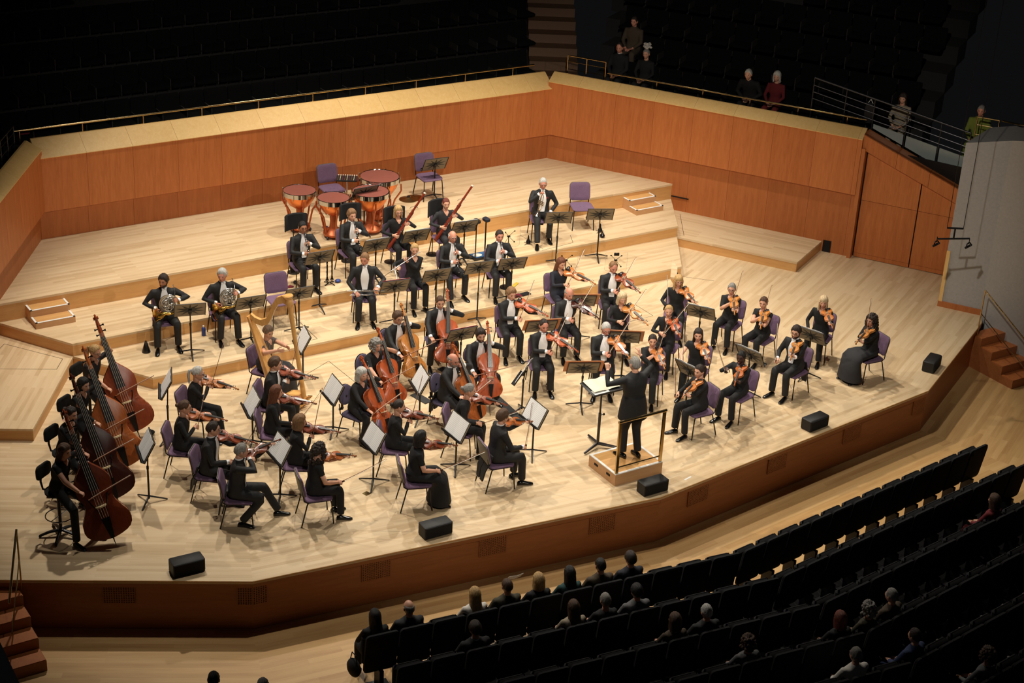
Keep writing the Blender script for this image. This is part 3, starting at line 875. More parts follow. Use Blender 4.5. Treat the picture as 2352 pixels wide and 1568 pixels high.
# ------------------------------------------------------------------ harp and timpani
def make_harp():
    """strings in the y-z plane, pillar at +y, soundbox leaning back to the player at -y"""
    t = Tpl()
    t.part('base', MB().loft([[(x * s, y * q + .12, z) for x, y in rrect(.36, .44, .08)] for s, q, z in ((1, 1, 0), (1, 1, .05), (.86, .9, .1), (.7, .8, .17))]), 'maple_harp')
    col = MB().tube([(0, .34, .12), (0, .345, .5), (0, .35, 1.0), (0, .355, 1.55), (0, .355, 1.7)], [.042, .036, .034, .036, .044], 14)
    ci = t.part('column', col, 'maple_harp')
    t.part('capital', MB().lathe([(.045, 0), (.062, .03), (.062, .10), (.05, .12), (.072, .145), (.078, .17), (.066, .185), (.02, .187)], 18, M=T(0, .355, 1.62), cap=True), 'maple_harp', ci)
    for sx in ():
        pass
    # neck: harmonic curve, flat board
    top = [(.355, 1.74), (.27, 1.80), (.17, 1.77), (.08, 1.66), (.02, 1.53), (-.06, 1.43), (-.16, 1.40), (-.25, 1.44), (-.31, 1.50)]
    low = [(-.33, 1.43), (-.25, 1.34), (-.15, 1.30), (-.05, 1.33), (.03, 1.43), (.10, 1.56), (.18, 1.66), (.27, 1.68), (.355, 1.62)]
    poly = top + low
    # triangulated strip so that the concave outline stays clean
    mb = MB()
    lr = low[::-1]
    for sx in (1,):
        V = []; n = len(top)
        for x in (-.028, .028):
            for (a, b) in zip(top, lr): V += [(x, a[0], a[1]), (x, b[0], b[1])]
        F = []
        m2 = 2 * n
        for i in range(n - 1):
            q = 2 * i
            F += [(q, q + 2, q + 3, q + 1), (m2 + q, m2 + q + 1, m2 + q + 3, m2 + q + 2), (q, m2 + q, m2 + q + 2, q + 2), (q + 1, q + 3, m2 + q + 3, m2 + q + 1)]
        F += [(0, 1, m2 + 1, m2), (m2 - 2, 2 * m2 - 2, 2 * m2 - 1, m2 - 1)]
        mb.add(V, F)
    t.part('neck', mb, 'maple_harp', angle=30)
    # soundbox: tapering half-round box from base to the top shoulder
    p0 = Vector((0, -.02, .14)); p1 = Vector((0, -.34, 1.46)); ax = (p1 - p0)
    nrm = Vector((0, ax.z, -ax.y)).normalized()      # towards the pillar
    rings = []
    for i in range(7):
        u = i / 6; c = p0 + ax * u; w = .20 * (1 - u) + .055 * u; dp = .17 * (1 - u) + .05 * u
        ring = [tuple(c + Vector((w * math.cos(a), 0, 0)) - nrm * (dp * math.sin(a))) for a in [math.pi * j / 10 for j in range(11)]]
        rings.append(ring)
    t.part('soundbox', MB().loft(rings), 'maple_harp', angle=50)
    s = MB()
    for i in range(36):
        u = .06 + .9 * i / 35
        b = p0 + ax * u
        k = (i / 35) * (len(low) - 1); j = min(int(k), len(low) - 2); f = k - j
        q = lr[len(lr) - 1 - j]; q2 = lr[len(lr) - 2 - j]
        tx = (q[0] * (1 - f) + q2[0] * f, q[1] * (1 - f) + q2[1] * f)
        k2 = 1 - i / 35
        yy = .30 - k2 * 0 - (.60) * (i / 35)
        zz = 1.66 if yy > .2 else None
        # height of the neck's underside at yy
        pts = sorted(low); zz = pts[0][1]
        for a_, b_ in zip(pts, pts[1:]):
            if a_[0] <= yy <= b_[0]: zz = a_[1] + (b_[1] - a_[1]) * (yy - a_[0]) / (b_[0] - a_[0])
        s.tube([tuple(b), (0, yy, zz + .01)], .0011, 4)
    t.part('strings', s, 'gut')
    pd = MB()
    for i in range(7): pd.box(((i - 3) * .05, .37, .06), (.018, .08, .012))
    t.part('pedal', pd, 'gold_brass')
    return t
HARP = make_harp()
def make_timpano(r, h):
    t = Tpl()
    zt = h
    prof = [(.03, zt - r * 1.18), (r * .32, zt - r * 1.12), (r * .62, zt - r * .90), (r * .85, zt - r * .55), (r * .95, zt - r * .28), (r * .97, zt - .035)]
    t.part('bowl', MB().lathe(prof, 32), 'copper')
    t.part('head', MB().lathe([(.01, zt - .006), (r * .5, zt - .006), (r * .96, zt - .004)], 32, cap=True), 'drum_head')
    t.part('hoop', MB().lathe([(r * .97, zt - .085), (r * 1.03, zt - .085), (r * 1.04, zt), (r * .985, zt + .004), (r * .97, zt - .01)], 32), 'chrome')
    base = MB().lathe([(r * .30, .06), (r * .62, .06), (r * .64, .10), (r * .45, .17), (r * .25, .20), (r * .16, zt - r * 1.1)], 20, cap=True)
    t.part('base', base, 'copper_strut')
    for k in range(6):
        a = 2 * math.pi * k / 6 + .3; c, s = math.cos(a), math.sin(a)
        P = [(1.10, zt - .12), (1.12, zt - .25), (1.06, zt - r * .75), (.80, zt - r * 1.15), (.6, .16), (.55, .10)]
        t.part('strut', MB().tube([(q * r * c, q * r * s, z) for q, z in P], [.017, .02, .022, .02, .018, .018], 8, ry=[.012] * 6), 'copper_strut')
    for k in range(8):
        a = 2 * math.pi * k / 8; c, s = math.cos(a), math.sin(a)
        lg = MB().tube([(1.045 * r * c, 1.045 * r * s, zt + .018), (1.045 * r * c, 1.045 * r * s, zt - .12)], .007, 6)
        lg.tube([(1.02 * r * c, 1.02 * r * s, zt + .012), (1.08 * r * c, 1.08 * r * s, zt + .012)], .006, 5)
        t.part('tension_rod', lg, 'chrome')
    t.part('pedal', MB().box((0, -r * .85, .07), (.12, .26, .02)), 'chrome')
    for k in range(3):
        a = 2 * math.pi * k / 3 + .5
        t.part('caster', MB().ell((r * .62 * math.cos(a), r * .62 * math.sin(a), .035), (.03, .03, .035), 8, 6), 'dark_steel')
    return t
# ------------------------------------------------------------------ people
for nm, c in (('skin_fair', (214, 160, 132)), ('skin_pink', (208, 142, 118)), ('skin_tan', (176, 120, 88)), ('skin_dark', (74, 48, 38))):
    plain(nm, c, 0.55, noise=0.06, nscale=25)
plain('eye_dark', (44, 32, 30), 0.3)
plain('lip', (164, 92, 84), 0.5)
def hairmat(nm, c):
    plain(nm, c, 0.5, noise=0.35, nscale=16, stretch=(5, 5, 1), bump=0.5, bscale=60)
for nm, c in (('hair_black', (22, 19, 19)), ('hair_dark', (46, 34, 28)), ('hair_brown', (84, 58, 40)), ('hair_light', (140, 104, 70)), ('hair_blond', (196, 158, 104)),
              ('hair_fair', (216, 190, 150)), ('hair_grey', (140, 136, 130)), ('hair_silver', (196, 194, 188)), ('hair_red', (116, 54, 40)), ('hair_auburn', (108, 62, 40))):
    hairmat(nm, c)
plain('suit_black', (25, 25, 27), 0.75, bump=0.35, bscale=9)
plain('knit_black', (23, 23, 25), 0.9, bump=0.4, bscale=12)
plain('charcoal', (38, 38, 41), 0.85, bump=0.35, bscale=9)
plain('navy_dark', (26, 28, 40), 0.85, bump=0.3, bscale=9)
plain('lace_black', (58, 48, 48), 0.9, noise=0.4, nscale=60)
plain('shirt_white', (248, 247, 246), 0.75, bump=0.25, bscale=14)
plain('shoe_black', (16, 16, 17), 0.2)
for nm, c in (('cloth_white', (214, 210, 202)), ('cloth_grey', (96, 96, 98)), ('cloth_olive', (64, 60, 46)), ('cloth_teal', (30, 64, 64)), ('cloth_brown', (74, 62, 48)), ('cloth_red', (104, 26, 32)),
              ('cloth_green', (112, 124, 48)), ('cloth_beige', (150, 138, 118)), ('cloth_blue', (44, 56, 92))):
    plain(nm, c, 0.9, bump=0.3, bscale=12)

def sm(a, b, x):
    t = min(1, max(0, (x - a) / (b - a))); return t * t * (3 - 2 * t)
def g2(x, sx, z, sz): return math.exp(-(x / sx) ** 2 - (z / sz) ** 2)
def head_point(d):
    x, y, z = d
    px, py, pz = x * .076, y * (.094 if y > 0 else .104), z * .12
    if pz < 0:
        s = sm(0, .12, -pz)
        px *= 1 - .30 * s
        if py < 0: py *= 1 - .55 * s
        else: py *= 1 + .10 * s * (1 if abs(x) < .5 else .3)
    if y > 0:
        nz = sm(.035, -.020, pz) * sm(-.042, -.026, pz)
        py += .027 * math.exp(-(px / .0135) ** 2) * nz
        py -= .011 * (g2(px - .031, .017, pz - .012, .012) + g2(px + .031, .017, pz - .012, .012))
        py += .004 * math.exp(-((pz - .034) / .010) ** 2) * (1 if abs(px) < .05 else 0)
        py += .005 * g2(px, .022, pz + .060, .010) + .008 * g2(px, .020, pz + .100, .016)
        py += .004 * (g2(px - .042, .02, pz + .018, .018) + g2(px + .042, .02, pz + .018, .018))
    return Vector((px, py, pz))
NU, NV = 40, 28
HDIR = []
for i in range(NV + 1):
    ph = math.pi * i / NV - math.pi / 2
    for j in range(NU):
        a = 2 * math.pi * j / NU
        HDIR.append((math.cos(ph) * math.sin(a), math.cos(ph) * math.cos(a), math.sin(ph)))
HPT = [head_point(d) for d in HDIR]
HFACES = [(i * NU + j, i * NU + (j + 1) % NU, (i + 1) * NU + (j + 1) % NU, (i + 1) * NU + j) for i in range(NV) for j in range(NU)]
HFACES = [tuple(reversed(f)) for f in HFACES]
def head_mb(hair_idx=4):
    """slots: 0 cloth, 1 skin, 2 eye, 3 lip, 4 hair"""
    mb = MB(); mb.add(HPT, HFACES, 1)
    for s in (-1, 1):
        mb.ell((s * .076, -.008, .0), (.010, .020, .032), 8, 8, 1)
        mb.ell((s * .031, .0800, .011), (.0105, .0055, .0040), 8, 6, 2)
        mb.tube([(s * .014, .0935, .030), (s * .032, .091, .034), (s * .050, .080, .029)], [.003, .0038, .0025], 5, hair_idx)
    mb.ell((0, .0965, -.060), (.021, .0055, .0055), 10, 6, 3)
    return mb
HEAD = head_mb()

def hair_mb(style, seed=0):
    mb = MB(); rs = random.Random(seed)
    def line(psi, f, s, b):      # hairline height against azimuth (0 = front)
        if psi < math.pi / 2: return f + (s - f) * sm(.5, 1.45, psi)
        return s + (b - s) * sm(1.6, 2.6, psi)
    P = {'short': (.019, .066, -.012, -.062), 'crop': (.008, .070, -.010, -.058), 'bald': (.007, .2, .012, -.055), 'thin': (.010, .098, .012, -.055), 'pony': (.012, .072, .004, -.03),
         'bun': (.013, .072, .004, -.03), 'bob': (.022, .060, .0, -.07), 'long': (.018, .066, .0, -.07), 'fringe': (.020, .040, .0, -.07), 'curly': (.024, .060, -.02, -.08), 'fluffy': (.022, .062, -.01, -.075)}[style]
    Tk, f, s, b = P
    V = []; keep = []
    for d, p in zip(HDIR, HPT):
        psi = abs(math.atan2(d[0], d[1]))
        zl = line(psi, f, s, b)
        m = sm(-.010, .012, p.z - zl)
        if style == 'bald': m *= sm(.075, .045, p.z) * sm(.9, 1.3, psi)
        nse = 0
        if style in ('curly', 'fluffy'): nse = (.012 if style == 'curly' else .010) * (math.sin(d[0] * 17 + seed) * math.sin(d[1] * 19) + math.sin(d[2] * 23 + seed * 2) * .7)
        else: nse = .003 * math.sin(d[0] * 22 + 2 * math.sin(d[2] * 9) + seed)
        top = 1 + .25 * sm(.3, 1, d[2])
        gr = .30 + .70 * sm(0, .05, p.z - zl)
        t = (Tk * top * gr + nse) * m - .008 * (1 - m)
        V.append(p + Vector(d) * t); keep.append(m > .01)
    F = [q for q in HFACES if any(keep[i] for i in q)]
    mb.add(V, F)
    def curtain(zt, zb, arc, rx0, ry0, rx1, ry1, yb, th=.022, n=18, rows=7, wav=0.0):
        rings = []
        for i in range(rows):
            u = i / (rows - 1); z = zt + (zb - zt) * u
            rx = rx0 + (rx1 - rx0) * u; ry = ry0 + (ry1 - ry0) * u
            w = wav * math.sin(i * 2.1)
            o, inn = [], []
            for k in range(n + 1):
                a = R(180 - arc + 2 * arc * k / n)
                rp = 1 + .05 * math.sin(k * 2.3 + i * .7 + seed) + w
                o.append((rx * rp * math.sin(a), yb * u + ry * rp * math.cos(a), z))
                inn.append(((rx - th) * math.sin(a), yb * u + (ry - th) * math.cos(a), z))
            rings.append(o + inn[::-1])
        mb.loft(rings)
    if style == 'bob': curtain(.03, -.125, 118, .092, .118, .096, .105, -.01, .03)
    if style == 'fringe': curtain(.03, -.20, 122, .092, .118, .098, .10, -.01, .03)
    if style == 'long': curtain(.03, -.30, 112, .090, .116, .095, .075, -.055, .028, rows=9)
    if style in ('curly', 'fluffy'):
        nb_ = 90 if style == 'curly' else 60
        for i in range(nb_):
            a = rs.uniform(.75, 2 * math.pi - .75); lo_ = -.22 if style == 'curly' else -.07
            z = rs.uniform(lo_, .10); rr = .098 if z > 0 else .104
            q = math.sqrt(max(.05, 1 - (max(z, 0) / .135) ** 2))
            mb.ell((rr * q * .92 * math.sin(a), rr * q * 1.12 * math.cos(a) - .012 - (.02 if z < -.1 else 0), z), (rs.uniform(.022, .032), rs.uniform(.022, .032), rs.uniform(.024, .036)), 7, 5)
    if style == 'pony':
        mb.ell((0, -.112, .045), (.02, .02, .02), 8, 6)
        mb.tube([(0, -.11, .045), (0, -.145, .03), (0, -.155, -.05), (0, -.135, -.16), (0, -.125, -.22)], [.014, .024, .027, .02, .006], 8)
    if style == 'bun': mb.ell((0, -.125, .035), (.038, .032, .036), 12, 8)
    return mb
def beard_mb():
    mb = MB(); V = []; keep = []
    for d, p in zip(HDIR, HPT):
        psi = abs(math.atan2(d[0], d[1]))
        m = sm(-.035, -.055, p.z) * sm(1.55, 1.2, psi)
        m = max(m, sm(1.2, 1.3, psi) * sm(1.6, 1.5, psi) * sm(.01, -.01, p.z))
        if g2(p.x, .02, p.z + .060, .009) > .4: m = 0
        V.append(p + Vector(d) * (.010 * m - .006 * (1 - m))); keep.append(m > .05)
    mb.add(V, [q for q in HFACES if any(keep[i] for i in q)])
    return mb
def glasses_mb():
    mb = MB()
    for s in (-1, 1):
        mb.tube([(s * .032 + .021 * math.cos(a), .103 - abs(.021 * math.cos(a) * s > 0) * .002, .010 + .017 * math.sin(a)) for a in [2 * math.pi * q / 14 for q in range(14)]], .0022, 5, closed=True)
        mb.tube([(s * .053, .102, .014), (s * .074, .07, .014), (s * .080, -.01, .010)], .002, 4)
    mb.tube([(-.011, .104, .014), (.011, .104, .014)], .002, 4)
    return mb
_hc = {}
def hair_mesh(style, mat, seed):
    key = (style, mat, seed % 3)
    if key not in _hc: _hc[key] = hair_mb(style, seed % 3).mesh('hair', mat, 70)
    return _hc[key]
BEARD = {}
GLASSES = glasses_mb().mesh('glasses', 'black_metal')

def hand_mb(curl, thumb=30):
    """right hand: wrist at 0, fingers +y, palm -z, thumb at -x"""
    mb = MB()
    mb.tube([(0, -.02, 0), (0, .01, 0), (0, .045, -.002), (0, .085, -.003), (0, .098, -.003)], [.027, .030, .040, .042, .036], 10, ry=[.021, .018, .016, .014, .010], up=(0, 0, 1))
    for x, L, sp in ((-.031, .072, -6), (-.010, .082, -1), (.011, .076, 4), (.031, .060, 9)):
        p = Vector((x, .088, -.003)); a = 0; pts = [p - Vector((0, .03, 0)), p.copy()]
        for seg, c in zip((.42, .32, .26), curl):
            a += R(c)
            p = p + Vector((math.sin(R(sp)) * math.cos(a), math.cos(a), -math.sin(a))) * (L * seg); pts.append(p.copy())
        mb.tube(pts, [.0095, .0098, .0088, .0080, .0062], 7)
    p = Vector((-.026, .015, -.006)); tpts = [p]
    dx = Vector((-math.sin(R(48)), math.cos(R(48)), -.35)).normalized()
    p1 = p + dx * .045; d2 = (dx + Vector((.45, .5, -math.tan(R(thumb)) * .8))).normalized(); p2 = p1 + d2 * .032; d3 = (d2 + Vector((.35, .2, -.3))).normalized()
    mb.tube([p - dx * .01, p1, p2, p2 + d3 * .026], [.016, .0115, .0105, .0075], 7)
    return mb
HANDP = {'relax': (22, 28, 18), 'grip': (62, 78, 48), 'curl': (42, 52, 30), 'flat': (6, 10, 6)}

def ik(S, W, l1, l2, pole):
    S, W = Vector(S), Vector(W); d = W - S; L = d.length
    if L > (l1 + l2) * .985: W = S + d * ((l1 + l2) * .985 / L); d = W - S; L = d.length
    a = (l1 * l1 - l2 * l2 + L * L) / (2 * L); h = math.sqrt(max(1e-6, l1 * l1 - a * a))
    u = d / L; p = Vector(pole); p = (p - u * u.dot(p))
    if p.length < 1e-4: p = Vector((0, 0, -1))
    return S + u * a + p.normalized() * h, W

FIGS = []       # figures waiting for their skin
class Fig:
    """one person; local frame faces +y, +x is the person's right, origin on the floor under the seat"""
    def __init__(s, mw, k=1.0, sex='m', seat=.46, lean=.05, stand=False, girth=1.0):
        s.mw, s.k, s.sex, s.seat, s.lean, s.stand, s.girth = mw, k, sex, seat, lean, stand, girth
        s.hb = seat + .03 if not stand else .90 * k           # bottom of the torso
        w = .92 if sex == 'f' else 1.0
        s.lv = [(-.03, .13 * w, .10), (.02, .17 * w, .128), (.08, .182 * w, .138), (.16, .170 * w, .128), (.25, (.150 if sex == 'm' else .138) * w, .110), (.36, .168 * w, .118 if sex == 'm' else .124),
                (.45, .186 * w, .116), (.51, .190 * w, .102), (.555, .165 * w, .088), (.585, .11 * w, .075), (.61, .07, .064), (.63, .058, .058)]
        if sex == 'f': s.lv = s.lv[:-3] + [(.582, .105, .07), (.592, .07, .05)]
        s.lv = [(a, b * girth, c * girth) for a, b, c in s.lv]
        s.zs = s.hb + .535 * k
        s.chin = Vector((0, s.yo(.64) + .03 * k, s.hb + .645 * k))
        s.hc = Vector((0, s.yo(.74) + .022 * k, s.hb + .752 * k))
        s.L = s.Rr = None
        s.legs = None; s.hy = s.hp = s.hr = 0.0
    def yo(s, h): return s.lean * (max(h, 0) / .6) ** 1.25
    def sh(s, sx): return Vector((sx * .172 * s.k * (.93 if s.sex == 'f' else 1) * s.girth, s.yo(.53), s.zs))
    def front(s, h, x, off=.0):
        """point on the chest surface at height h and offset x"""
        lv = s.lv
        for (h0, a0, b0), (h1_, a1, b1) in zip(lv, lv[1:]):
            if h0 <= h <= h1_:
                t = (h - h0) / (h1_ - h0); a = (a0 + (a1 - a0) * t) * s.k; b = (b0 + (b1 - b0) * t) * s.k
                y = b * max(0, 1 - abs(x / a) ** 2.5) ** (1 / 2.5)
                return Vector((x, s.yo(h) + y + off, s.hb + h * s.k))
        return Vector((x, 0, s.hb + h * s.k))
    def hand(s, side, W, dirn=None, palm=(0, 0, -1), pose='curl', pole=None):
        sx = 1 if side == 'r' else -1
        if pole is None: pole = (sx * .6, -.3, -1)
        S = s.sh(sx); E_, W = ik(S, W, .285 * s.k, .255 * s.k, pole)
        d = Vector(dirn) if dirn is not None else (W - E_)
        v = (S, E_, W, d.normalized(), Vector(palm), pose)
        if side == 'r': s.Rr = v
        else: s.L = v
    def sit_legs(s, spread=.13, fy=(-.02, .01), knee=None, kx=None):
        k = s.k; out = []
        for i, sx in enumerate((-1, 1)):
            hip = Vector((sx * .095 * k, .03, s.seat + .075))
            kz = s.seat + .055 if s.seat < .6 else s.seat - .13
            ky = .415 * k if s.seat < .6 else .40 * k
            kn = Vector((sx * spread * k, ky, kz))
            if knee and knee[i]: kn = Vector(knee[i])
            an = Vector((sx * (spread + .01) * k, kn.y + fy[i], .085))
            out.append((hip, kn, an))
        s.legs = out
    def stand_legs(s):
        k = s.k; s.legs = [(Vector((sx * .09 * k, 0, .93 * k)), Vector((sx * .10 * k, .03 - .03 * sx, .50 * k)), Vector((sx * .115 * k, -.02 - .05 * sx, .085))) for sx in (-1, 1)]
    def soft(s, sleeve=1.0):
        mb = MB(); k = s.k; n = 20
        rings = []
        for h, a, b in s.lv:
            z = s.hb + h * k; yo = s.yo(h); ring = []
            for j in range(n):
                t = 2 * math.pi * j / n; c, q = math.cos(t), math.sin(t); e_ = 2 / 2.5
                ring.append((a * k * math.copysign(abs(c) ** e_, c), yo + b * k * math.copysign(abs(q) ** e_, q), z))
            rings.append(ring)
        mb.loft(rings)
        cl = 1.0 if s.sex == 'm' else .86
        for sd in (s.L, s.Rr):
            if sd is None: continue
            S, E_, W = sd[:3]
            inn = Vector((-.05 if S.x > 0 else .05, 0, -.012)) * k
            if sleeve > .95:
                mb.tube([S + inn, S, S.lerp(E_, .5), E_, E_.lerp(W, .5), W - (W - E_).normalized() * .012], [.058 * k * cl, .066 * k * cl, .056 * k * cl, .050 * k * cl, .046 * k * cl, .039 * k * cl], 12)
            else:
                mb.tube([S + inn, S, S.lerp(E_, min(1, sleeve))], [.058 * k * cl, .064 * k * cl, .060 * k * cl], 12)
        for (hip, kn, an) in s.legs or ():
            th = .088 * k * (1 if s.sex == 'm' else .95) * s.girth
            mb.tube([hip, hip.lerp(kn, .5), kn + (kn - hip).normalized() * .015, kn.lerp(an, .08), kn.lerp(an, .5), an + Vector((0, 0, .02))], [th * 1.04, th * .94, .072 * k, .071 * k, .066 * k, .064 * k], 12)
        return mb
    def finish(s, name, label, skin='skin_fair', cloth='suit_black', outfit='tails', hair='short', haircol='hair_brown', seed=0, glasses=False, beard=False, sleeve=1.0, group=None, tails=True, skirt=False, cloth2=None, poppy=False, collar=True, cat='person', vneck=True, band=False, shoulder_cloth=False, wcollar=False):
        s.opt = dict(band=band, shoulder_cloth=shoulder_cloth, wcollar=wcollar, name=name, label=label, skin=skin, cloth=cloth, outfit=outfit, hair=hair, haircol=haircol, seed=seed, glasses=glasses, beard=beard, sleeve=sleeve, group=group, tails=tails, skirt=skirt, cloth2=cloth2, poppy=poppy, collar=collar, cat=cat, vneck=vneck)
        FIGS.append(s)
        return s

def tri_arrays(me):
    me.calc_loop_triangles()
    V = np.empty(len(me.vertices) * 3, np.float32); me.vertices.foreach_get('co', V)
    Tn = np.empty(len(me.loop_triangles) * 3, np.int32); me.loop_triangles.foreach_get('vertices', Tn)
    return V.reshape(-1, 3), Tn.reshape(-1, 3)
def mb_arrays(mb, M=None, flip=False):
    V = np.array(mb.v, np.float32); F = []; m = []
    for f, q in zip(mb.f, mb.m):
        for i in range(1, len(f) - 1): F.append((f[0], f[i], f[i + 1])); m.append(q)
    F = np.array(F, np.int32)
    if flip: F = F[:, ::-1]
    if M is not None: V = xf(V, M)
    return V, F, np.array(m, np.int32)
def xf(V, M):
    A = np.array(M, np.float32); return V @ A[:3, :3].T + A[:3, 3]
def np_mesh(name, blocks, mats):
    off = 0; Vs, Fs, Ms = [], [], []
    for V, F, m in blocks:
        Vs.append(V); Fs.append(F + off); Ms.append(m if hasattr(m, '__len__') else np.full(len(F), m, np.int32)); off += len(V)
    V = np.concatenate(Vs); F = np.concatenate(Fs); Mi = np.concatenate(Ms)
    me = bpy.data.meshes.new(name)
    me.vertices.add(len(V)); me.vertices.foreach_set('co', V.astype(np.float32).ravel())
    me.loops.add(len(F) * 3); me.loops.foreach_set('vertex_index', F.astype(np.int32).ravel())
    me.polygons.add(len(F)); me.polygons.foreach_set('loop_start', np.arange(0, len(F) * 3, 3, dtype=np.int32))
    for mt in mats: me.materials.append(MATS[mt])
    me.polygons.foreach_set('material_index', Mi.astype(np.int32))
    me.update(calc_edges=True); me.validate(); me.shade_smooth()
    return me
_tmp = []
def temp_remesh(mb, vox, smooth, ratio):
    o = bpy.data.objects.new('tmp', mb.mesh('tmp', 'dark_gap', None)); COL.objects.link(o)
    r = o.modifiers.new('r', 'REMESH'); r.mode = 'VOXEL'; r.voxel_size = vox
    if smooth: q = o.modifiers.new('s', 'SMOOTH'); q.factor = .5; q.iterations = smooth
    if ratio < 1: d = o.modifiers.new('d', 'DECIMATE'); d.ratio = ratio
    _tmp.append(o); return o
def hand_matrix(W, d, palm, k, side):
    m = frame(W, y=d, z=-Vector(palm))
    S = Matrix.Diagonal((k if side == 'r' else -k, k, k, 1))
    return m @ S
def make_people():
    hands = {p: temp_remesh(hand_mb(c), .0055, 1, .45) for p, c in HANDP.items()}
    for f in FIGS: f.tmp = temp_remesh(f.soft(f.opt['sleeve']), .0155, 4, .42)
    dg = bpy.context.evaluated_depsgraph_get(); dg.update()
    H = {p: tri_arrays(o.evaluated_get(dg).data) for p, o in hands.items()}
    headA = mb_arrays(HEAD)
    for f in FIGS:
        o = f.opt; k = f.k
        V, F = tri_arrays(f.tmp.evaluated_get(dg).data); V = V.copy()
        blocks = [(V, F.copy(), 0)]
        for side, sd in (('l', f.L), ('r', f.Rr)):
            if sd is None: continue
            S, E_, W, d, palm, pose = sd
            hv, hf = H[pose]
            blocks.append((xf(hv, hand_matrix(W, d, palm, k * .95, side)), hf[:, ::-1] if side == 'l' else hf, 1))
            wr_ = (W - E_).normalized()
            if o['sleeve'] > .95: arm = MB().tube([E_.lerp(W, .8), W + d * .006], [.029 * k, .026 * k], 10)
            else: arm = MB().tube([S.lerp(E_, max(0, o['sleeve'] - .15)), E_, E_.lerp(W, .35), W, W + d * .01], [.044 * k, .042 * k, .041 * k, .028 * k, .026 * k], 10)
            a = mb_arrays(arm); blocks.append((a[0], a[1], 1))
        Mh = T(f.hc) @ rotz(f.hy) @ Matrix.Rotation(f.hp, 4, 'X') @ Matrix.Rotation(f.hr, 4, 'Y') @ Matrix.Diagonal((k * 1.06, k * 1.06, k * 1.06, 1))
        blocks.append((xf(headA[0], Mh), headA[1], headA[2]))
        nb = Vector((0, f.yo(.58), f.hb + .55 * k)); ntop = Mh @ Vector((0, -.025, -.045))
        a = mb_arrays(MB().tube([nb, nb.lerp(ntop, .5), ntop], [.066 * k, .053 * k, .052 * k], 14)); blocks.append((a[0], a[1], 1))
        root = thing('person', o['label'], o['cat'], f.mw, o['group'])
        me = np_mesh('body', blocks, [o['cloth'], o['skin'], 'eye_dark', 'lip', o['haircol']])
        link('body', me, root)
        if o['hair'] != 'none': link('hair', hair_mesh(o['hair'], o['haircol'], o['seed']), root, Mh)
        if o['beard']:
            if o['haircol'] not in BEARD: BEARD[o['haircol']] = beard_mb().mesh('beard', o['haircol'], 70)
            link('beard', BEARD[o['haircol']], root, Mh)
        if o['glasses']: link('glasses', GLASSES, root, Mh)
        if o['outfit'] in ('tails', 'suit'):
            rows = [(.15, .05), (.22, .062), (.30, .074), (.38, .082), (.46, .076), (.53, .058), (.57, .046), (.60, .038)]
            mb = MB(); rings = []
            for h, w in rows:
                rings.append([tuple(f.front(h, w * k * (-1 + 2 * q / 8), .004 + .004 * (1 - abs(-1 + q / 4)))) for q in range(9)])
            mb.loft(rings, cap=False, close=False)
            mb.build('shirt_front', 'shirt_white', root, angle=60)
            cb = nb.lerp(ntop, .22); ct = nb.lerp(ntop, .62)
            MB().tube([cb, ct], [.068 * k, .060 * k], 14, cap=False).build('collar', 'shirt_white', root)
            c = f.front(.60, 0, .012) + Vector((0, .004, .015 * k))
            bt = MB()
            for sx in (-1, 1): bt.add([(c.x, c.y, c.z - .006), (c.x, c.y, c.z + .006), (c.x + sx * .045 * k, c.y - .006, c.z + .018), (c.x + sx * .045 * k, c.y - .006, c.z - .018), (c.x + sx * .03, c.y + .012, c.z)],
                                      [(0, 1, 4), (1, 2, 4), (2, 3, 4), (3, 0, 4), (0, 3, 2, 1)])
            bt.build('bow_tie', 'shirt_white', root)
            lp = MB()
            for sx in (-1, 1):
                rg = []
                for h, w in ((.18, .056), (.28, .074), (.38, .086), (.47, .080), (.54, .060), (.58, .046)):
                    ww = .030 if .3 < h < .5 else .016
                    rg.append([tuple(f.front(h, sx * w * k, .009)), tuple(f.front(h, sx * (w + ww) * k, .011)), tuple(f.front(h, sx * (w + ww) * k, .004)), tuple(f.front(h, sx * w * k, .002))])
                lp.loft(rg)
            lp.build('lapel', o['cloth'], root, angle=60)
            if o['sleeve'] > .95:
                for sd in (f.L, f.Rr):
                    if sd is None: continue
                    S, E_, W = sd[:3]; dd = (W - E_).normalized()
                    MB().tube([W - dd * .03, W + dd * .012], [.038 * k, .036 * k], 12).build('shirt_cuff', 'shirt_white', root)
            if o['tails'] and not f.stand:
                tl = MB()
                for sx in (-1, 1):
                    rg = []
                    for z, y, w, x in ((f.hb + .14 * k, -.125 * k, .075, .085), (f.hb + .02, -.165 * k, .08, .085), (f.hb - .12, -.225, .07, .08), (f.hb - .30, -.25, .045, .07)):
                        rg.append([(sx * x + a_ * w, y + b_ * .012, z) for a_, b_ in ((-1, -1), (1, -1), (1, 1), (-1, 1))])
                    tl.loft(rg)
                tl.build('coat_tail', o['cloth'], root)
        if f.stand:
                sk = MB(); rg = []
                for z, a_, b_ in ((f.hb + .22 * k, .165 * f.girth, .124 * f.girth), (f.hb + .06 * k, .195 * f.girth, .152 * f.girth), (f.hb - .16 * k, .215 * f.girth, .17 * f.girth)):
                    rg.append([(a_ * k * math.cos(2 * math.pi * j / 20), b_ * k * math.sin(2 * math.pi * j / 20), z) for j in range(20)])
                sk.loft(rg, cap=False); sk.build('coat_skirt', o['cloth'], root)
        if o['outfit'] not in ('tails', 'suit') and o['vneck']:
            rows = [(.50, .012), (.535, .03), (.56, .05), (.585, .055), (.61, .05)]
            mb = MB(); mb.loft([[tuple(f.front(h, w * k * (-1 + 2 * q / 6), .003)) for q in range(7)] for h, w in rows], cap=False, close=False)
            mb.build('neckline', o['skin'], root, angle=60)
